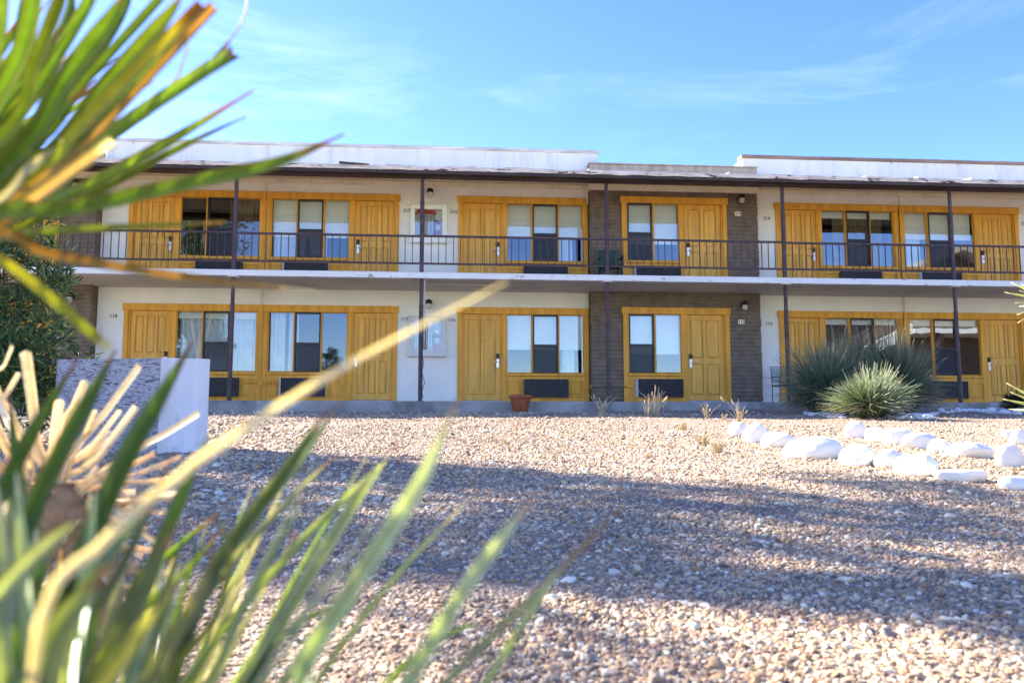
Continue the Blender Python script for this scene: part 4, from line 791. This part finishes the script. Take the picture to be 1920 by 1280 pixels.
for k in range(26):
    tx = r.uniform(250, 760); ty = 1180-(tx-250)*.45+r.uniform(-170, 60); Y = r.uniform(.75, 1.1)
    Lf.append(([(90+(tx-90)*.55, 1760+(ty-1760)*.5), (90+(tx-90)*.8, 1760+(ty-1760)*.78), (tx, ty)], r.uniform(7, 13), (Y*.85, Y), r.choice([GR, YG, PG]), r.choice([GR, PG, CR]), {'edge': r.choice([CR, (.6, .58, .35), (.4, .45, .15)]), 'tip': r.choice([TP, CR])}))
leafset(w, CL, Lf, 5)
obj('foliage', w, leaf, yl)
w = MB(); b0 = Vector((CL.x, CL.y, gz(CL.x, CL.y)-.05)); w.tube([b0, b0+Vector((0, 0, .1)), CL+Vector((0, 0, .02))], [.09, .08, .05], 14); obj('trunk', w, fibre, yl, True)
w = MB(); r = random.Random(12)
for k in range(46):
    a = r.uniform(R_(120), R_(300)); e = r.uniform(.1, 1.3); d = Vector((math.cos(a)*math.cos(e), math.sin(a)*math.cos(e), math.sin(e)))
    if d.y < 0 and d.x > -.5: d.x -= .6
    ln = r.uniform(.35, .55); ribbon(w, [CL, CL+d*ln*.5, CL+d*ln+Vector((0, 0, -.05))], .026, DG, GR, Vector((-d.x, -d.y, 1.2)), 8, tipcol=TP)
obj('outer_leaves', w, leaf, yl, True)
# --- trimmed yucca crown with cut cream stubs
CT = at(105, 925, 1.65); gzT = gz(CT.x, CT.y)
yt = thing('trimmed_yucca', 'old yucca stump bristling with cut cream-coloured leaf stubs in front of the plywood box', 'yucca', (CT.x, CT.y, gzT))
w = MB(); w.tube([(CT.x, CT.y, gzT-.05), (CT.x+.01, CT.y, gzT+.15), (CT.x, CT.y, CT.z-.04), (CT.x, CT.y, CT.z+.02)], [.12, .10, .11, .06], 16); obj('trunk', w, fibre, yt, True)
w = MB(); ST = [((115, 880), (262, 688), 14), ((120, 800), (160, 715), 12), ((98, 850), (112, 750), 16), ((75, 850), (48, 660), 16), ((35, 830), (-6, 735), 15), ((20, 850), (-14, 785), 13), ((170, 870), (255, 762), 13), ((130, 870), (204, 806), 11), ((240, 850), (372, 775), 11), ((230, 895), (340, 856), 10),
 ((230, 905), (322, 897), 10), ((220, 935), (348, 921), 10), ((215, 955), (332, 960), 9), ((200, 968), (276, 992), 9), ((-10, 720), (22, 650), 9), ((-12, 775), (36, 700), 9), ((150, 860), (225, 770), 9), ((180, 900), (290, 850), 11), ((190, 985), (245, 1030), 9), ((170, 1010), (230, 1075), 9), ((200, 880), (310, 810), 8), ((60, 870), (20, 760), 13), ((140, 850), (178, 770), 9)]
r = random.Random(2)
for (p0, p1, wp) in ST:
    Y1 = 1.65-r.uniform(-.10, .22); Pm = at((p0[0]+p1[0])/2, (p0[1]+p1[1])/2+3, (1.62+Y1)/2); q = at(p1[0], p1[1], Y1); col = CR if p1[0] < 270 or p1[1] < 850 else (.60, .40, .20)
    ribbon(w, [CT+Vector((r.uniform(-.04, .04), -.03, r.uniform(-.04, .04))), at(p0[0], p0[1], 1.6), Pm, q], wp/F*1.6*1.05, (.66, .50, .28), (.88, .82, .64) if col == CR else (.78, .56, .28), -Pm.normalized()+Vector((r.uniform(-.4, .4), 0, r.uniform(0, .5))), 10, keel=.35, blunt=True, edge=(.86, .80, .62))
for k in range(190):
    a = r.uniform(0, 6.28); e = r.uniform(-1.1, 1.0); d = Vector((math.cos(a)*math.cos(e), math.sin(a)*math.cos(e), math.sin(e))); ln = r.uniform(.09, .16); s0 = CT+Vector((0, 0, -r.uniform(0, .42)))+d*.05
    ribbon(w, [s0+d*.03, s0+d*ln*.6, s0+d*ln+Vector((0, 0, -.01))], .014, (.42*r.uniform(.5, 1.2), .28, .14), (.70, .6, .42), Vector((d.y, -d.x, .4)), 5, blunt=True)
obj('leaf_stubs', w, drym, yt, False)
# --- yucca just outside the right edge
for (cx, cy_, Y, tips, lb) in ((1975, 572, 6.0, [(1884, 548), (1903, 568), (1907, 590), (1896, 530), (1912, 545), (1908, 605)], 'pale-tipped yucca head poking in at the right edge, level with the gallery slab'), (1980, 775, 5.0, [(1887, 718), (1880, 748), (1895, 735)], 'pale yucca leaf tips poking in low at the right edge')):
    Cc = at(cx, cy_, Y); t = thing('yucca_plant', lb, 'yucca', (Cc.x, Cc.y, gz(Cc.x, Cc.y))); w = MB(); r = random.Random(int(cx))
    for (x, y) in tips: ribbon(w, [Cc, at((x+cx)/2, (y+cy_)/2-2, Y), at(x, y, Y-.05)], .028, GR, (.5, .5, .25), Vector((0, -1, .3)), 8, tipcol=CR, tipw=.3, edge=CR)
    for k in range(60):
        a = r.uniform(0, 6.28); e = r.uniform(-.5, 1.4); d = Vector((math.cos(a)*math.cos(e), math.sin(a)*math.cos(e), math.sin(e)));
        if d.x < -.25: d.x = -d.x
        ln = .34; ribbon(w, [Cc, Cc+d*ln*.6, Cc+d*ln], .026, GR, PG, Vector((d.y, -d.x, .4)), 6, tipcol=CR)
    obj('foliage', w, leaf, t, True); w = MB(); w.tube([(Cc.x, Cc.y, gz(Cc.x, Cc.y)-.05), Cc], [.1, .07], 12); obj('trunk', w, fibre, t, True)

# --- grassy sotol clumps by the right units
def clump(px, pb, Y, rad, hgt, n, cb, ct, tip, label, seed, wd=.0155, group='clumps of stiff grassy leaves by the walkway', droop=.15, emin=.02, tipc=None):
    p = at(px, pb, Y); z = gz(p.x, Y); t = thing('grassy_bush', label, 'bush', (p.x, Y, z), group); w = MB(); r = random.Random(seed)
    for k in range(n):
        a = r.uniform(0, 6.2832); e = math.asin(min(1, r.uniform(emin, 1)**.8)); L_ = r.uniform(.62, 1.05)*(1+.28*noise.noise(Vector((math.cos(a)*1.6, math.sin(a)*1.6+seed, e*1.6)))); dead = e < .35 and r.random() < .4
        d = Vector((math.cos(a)*math.cos(e)*rad, math.sin(a)*math.cos(e)*rad*.8, math.sin(e)*hgt))*L_
        s0 = Vector((p.x+r.gauss(0, rad*.10), Y+r.gauss(0, rad*.08), z+abs(r.gauss(0, .05)))); up = Vector((0, 0, .10*hgt*math.cos(e)))
        P = [s0, s0+d*.5+up, s0+d+Vector((0, 0, -droop*math.cos(e)*hgt*r.random()))]
        P[2].z = max(P[2].z, z+.03)
        v = r.uniform(.6, 1.4); f = Vector((r.uniform(-1, 1), r.uniform(-1, 0), r.uniform(0, 1.2)))
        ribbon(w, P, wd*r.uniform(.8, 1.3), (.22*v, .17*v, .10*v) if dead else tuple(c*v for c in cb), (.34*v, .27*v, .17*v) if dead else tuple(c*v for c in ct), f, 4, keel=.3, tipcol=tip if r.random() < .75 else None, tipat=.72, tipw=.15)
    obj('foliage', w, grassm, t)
    w = MB(); w.lathe([(rad*.16, -.05), (rad*.14, .10), (rad*.05, .16)], (p.x, Y, z), 10); obj('stem_base', w, fibre, t); return t
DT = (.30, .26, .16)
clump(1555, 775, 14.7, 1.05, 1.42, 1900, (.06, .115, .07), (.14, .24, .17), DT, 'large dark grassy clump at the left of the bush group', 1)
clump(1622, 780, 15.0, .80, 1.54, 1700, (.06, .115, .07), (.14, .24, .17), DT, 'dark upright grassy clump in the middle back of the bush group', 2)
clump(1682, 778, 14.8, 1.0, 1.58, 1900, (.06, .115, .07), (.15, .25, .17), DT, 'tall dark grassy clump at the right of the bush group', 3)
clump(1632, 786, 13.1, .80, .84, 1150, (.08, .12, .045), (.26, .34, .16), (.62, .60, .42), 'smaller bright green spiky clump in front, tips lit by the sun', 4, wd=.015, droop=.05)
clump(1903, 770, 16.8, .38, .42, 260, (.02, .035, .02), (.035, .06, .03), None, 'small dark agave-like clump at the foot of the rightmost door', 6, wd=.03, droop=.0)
# --- dry grass tufts
def tuft(px, pb, Y, h, n, label, seed, group='dry grass tufts along the top of the gravel'):
    if Y is None: p = G(px, pb); Y = p.y
    p = at(px, pb, Y); z = gz(p.x, Y); w = MB(); r = random.Random(seed)
    for k in range(n):
        a = r.uniform(0, 6.28); l_ = h*r.uniform(.4, 1.05); o = Vector((math.cos(a), math.sin(a), 0))*l_*r.uniform(.05, .95); s0 = Vector((r.gauss(0, .02), r.gauss(0, .02), 0))
        ribbon(w, [s0, s0+o*.4+Vector((0, 0, l_*.6)), s0+o+Vector((0, 0, l_))], .006+.004*r.random(), (.55, .45, .26), (.72, .62, .40), Vector((0, -1, .2)), 5, tipw=.5)
        if r.random() < .3:
            e = s0+o+Vector((0, 0, l_)); w.tube([e-o*.2-Vector((0, 0, l_*.25)), e-o*.05-Vector((0, 0, l_*.1)), e], [.004, .012, .003], 5, col=(.7, .6, .42))
    t = obj('grass_tuft', w, drym, None, False, Vector((p.x, Y, z))); t['label'] = label; t['category'] = 'grass tuft'; t['group'] = group
tuft(1127, 778, 14.0, .34, 18, 'thin dry grass tuft by the post left of the brown block wall', 1); tuft(1228, 780, 13.6, .46, 22, 'tallest dry grass tuft, below the air conditioner of room 115', 2)
tuft(1213, 780, 13.4, .36, 8, 'leaning dry stalks just left of the tallest tuft', 3); tuft(1325, 784, 13.0, .26, 14, 'short dry tuft below the door of room 115', 4); tuft(1384, 790, 12.0, .38, 18, 'upright dry seed-headed tuft above the left end of the front row of rocks', 5)
tuft(1358, 786, 12.6, .10, 14, 'tiny dry tuft between two seed-headed ones', 6); tuft(1320, 836, None, .13, 60, 'spreading straw-coloured tuft left of the first white rock', 7); tuft(1345, 850, None, .11, 50, 'low straw-coloured tuft just in front of the first white rocks', 8)
tuft(1215, 860, None, .06, 24, 'small straw tuft in the middle of the sunlit gravel', 9); tuft(1862, 768, 15.5, .16, 10, 'single dry stalk in the shaded ground at the right', 10); tuft(1280, 806, None, .10, 30, 'faint dry tuft behind the sunlit gravel crest', 12)
tuft(855, 779, 13.8, .12, 22, 'low dry tuft on the gravel crest below the door of room 116', 13)
rt = random.Random(44)
for k in range(16):
    px = rt.uniform(560, 1500); py = rt.uniform(800, 860); tuft(px, py, None, rt.uniform(.03, .06), 12, 'tiny straw tuft scattered in the sunlit gravel', 60+k, 'tiny straw tufts in the sunlit gravel')
# twigs and straws lying on the gravel
w = MB()
for k in range(260):
    d = math.sqrt(rt.uniform(2.2, 50)); x = rt.uniform(-.5, .72)*d; a = rt.uniform(0, 3.14); l_ = rt.uniform(.02, .09); z = gz(x, d)+.018
    w.tube([(x, d, z), (x+math.cos(a)*l_*.5, d+math.sin(a)*l_*.5, z+rt.uniform(0, .015)), (x+math.cos(a)*l_, d+math.sin(a)*l_, z+rt.uniform(-.01, .01))], rt.uniform(.0008, .0022), 4, col=(.62, .52, .36))
o = obj('straw_litter', w, drym, None); o['kind'] = 'stuff'; o['label'] = 'thin dry straws littering the gravel'; o['category'] = 'litter'

# --- leafy shrubs and trees
def spray(w, c, rad, n, ln, wd, r, cols, squash=1.0):
    for k in range(n):
        d = Vector((r.gauss(0, 1), r.gauss(0, 1), r.gauss(0, 1)+.25)).normalized(); s0 = c+Vector((d.x, d.y, d.z*squash))*rad*r.uniform(.15, 1); dd = (d+Vector((r.gauss(0, .5), r.gauss(0, .5), r.gauss(0, .4)+.2))).normalized()
        l_ = ln*r.uniform(.6, 1.2); f = Vector((r.gauss(0, 1), r.gauss(0, 1), r.gauss(0, 1))).normalized(); s = dd.cross(f)
        if s.length < .1: continue
        s = s.normalized()*wd*.5; q = s0+dd*l_; m_ = s0+dd*l_*.45+f*l_*.05; c_ = r.choice(cols); v = r.uniform(.7, 1.3); c_ = tuple(min(1, a*v) for a in c_)
        w.add([s0, m_+s, q, m_-s], [(0, 1, 2), (0, 2, 3)], c_)
def shrub(name, label, cat, x, y, h, crown, ln, wd, nper, cols, seed, group=None, tr=.08, dens=16):
    z = gz(x, y); t = thing(name, label, cat, (x, y, z), group); r = random.Random(seed); w = MB(); tk = MB(); base = Vector((x, y, z-.05))
    for (cx, cy_, cz, rad) in crown:
        c = Vector((x+cx, y+cy_, z+cz)); mid = base.lerp(c, .5)+Vector((r.uniform(-.1, .1), r.uniform(-.1, .1), .1*h*.2)); fork = base+Vector((0, 0, h*.25))
        tk.tube([base, fork, mid.lerp(c, .3), c], [tr, tr*.7, tr*.35, tr*.12], 7)
        for k in range(max(3, int(rad*dens))):
            d = Vector((r.gauss(0, 1), r.gauss(0, 1), r.gauss(0, 1))).normalized()*rad*r.uniform(.35, 1.0); cc = c+d; tk.tube([c, c+d*.5, cc], [tr*.14, tr*.1, tr*.05], 4); spray(w, cc, rad*.30, int(nper*r.uniform(.4, 1.3)), ln, wd, r, cols)
    obj('trunk', tk, bark, t, True); obj('crown', w, grassm, t); return t
OLG = [(.08, .16, .05), (.05, .11, .04), (.14, .22, .06), (.30, .36, .14), (.04, .08, .03)]
shrub('oleander_bush', 'dense narrow-leaved green shrub behind the yucca blades at the left edge', 'bush', -3.95, 8.0, 2.9, [(-.25, 0, 2.55, .45), (.0, -.1, 2.0, .52), (-.5, .1, 1.6, .6), (.12, 0, 1.45, .45), (-.2, 0, .95, .6), (.28, -.1, .8, .42), (-.6, 0, .6, .5), (.22, -.2, .35, .38), (-.5, .2, 2.2, .5), (-.3, 0, 3.0, .28)], .12, .019, 70, OLG, 5, tr=.05, dens=55)
TG = [(.05, .09, .025), (.07, .12, .03), (.035, .07, .02)]
shrub('shade_tree', 'taller broad tree left of the picture throwing shade over the gravel', 'tree', -8.2, 10.6, 9, [(0, 0, 4.2, 1.1), (.5, .3, 5.2, 1.1), (-.6, 0, 5.6, 1.2), (.2, -.5, 6.4, 1.3), (0, .4, 7.4, 1.2), (-.3, -.2, 8.4, 1.0), (.4, .1, 9.2, .8), (.2, -.6, 3.4, .8)], .14, .075, 66, TG, 9, 'trees left of the picture', tr=.2)
shrub('shade_tree', 'lower round tree left of the picture, nearer the camera', 'tree', -9.0, 9.0, 8, [(0, 0, 3.2, 1.1), (.4, .2, 4.2, 1.2), (-.4, -.2, 5.0, 1.2), (.3, -.1, 5.9, 1.2), (0, .2, 6.8, 1.1), (.1, 0, 7.6, .8)], .14, .075, 100, TG, 19, 'trees left of the picture', tr=.18)
# --- wing across the yard, behind the camera: what the right-hand windows mirror
wg = thing('gabled_building', 'brown gabled wing with a white outside stair, mirrored in the right-hand windows', 'building', (27, -6, -.7))
w = MB(); w.box(20.5, 38, -14, -6, -1, 6.2); w.add([(20.5, -6, 6.2), (38, -6, 6.2), (29.2, -6, 10.2), (20.5, -14, 6.2), (38, -14, 6.2), (29.2, -14, 10.2)], [(0, 1, 2), (3, 5, 4), (0, 2, 5, 3), (1, 4, 5, 2)]); obj('wall', w, block, wg)
w = MB()
for sx, ex in ((19.3, 29.2), (39.1, 29.2)):
    w.add([(sx, -5, 5.6), (ex, -5, 10.3), (ex, -15, 10.3), (sx, -15, 5.6), (sx, -5, 5.85), (ex, -5, 10.55), (ex, -15, 10.55), (sx, -15, 5.85)], [(0, 1, 2, 3), (4, 7, 6, 5), (0, 4, 5, 1), (2, 6, 7, 3), (0, 3, 7, 4)])
obj('roof', w, tan, wg)
w = MB(); w.add([(17.5, -4.2, 1.2), (25.5, -4.2, 5.4), (25.5, -4.2, 5.9), (17.5, -4.2, 1.7), (17.5, -5.6, 1.2), (25.5, -5.6, 5.4), (25.5, -5.6, 5.9), (17.5, -5.6, 1.7)], [(0, 1, 2, 3), (4, 7, 6, 5), (0, 4, 5, 1), (3, 2, 6, 7), (1, 5, 6, 2), (0, 3, 7, 4)]); w.box(25.5, 37, -5.98, -4, 5.4, 5.65); w.box(17.6, 17.9, -5.5, -4.3, -1, 1.3); obj('stair', w, slabm, wg)
w = MB(); w.tube([(17.5, -4.2, 2.6), (25.5, -4.2, 6.8), (37, -4.2, 6.6)], .04, 6)
for k in range(40): x = 17.7+k*.2; w.box(x-.015, x+.015, -4.22, -4.18, 1.7+(x-17.5)*.525, 2.6+(x-17.5)*.525)
obj('stair_railing', w, brown, wg)
for x in (22.5, 27, 31.5, 36.5): w = MB(); w.box(x-.12, x+.12, -4.3, -4.05, -1, 5.4); obj('porch_post', w, brown, wg)
w = MB(); w.box(24, 26.5, -6.03, -5.985, 1.2, 3.4); w.box(32, 34.5, -6.03, -5.985, 1.2, 3.4); obj('window', w, glass, wg)
print('objects', len(bpy.data.objects))
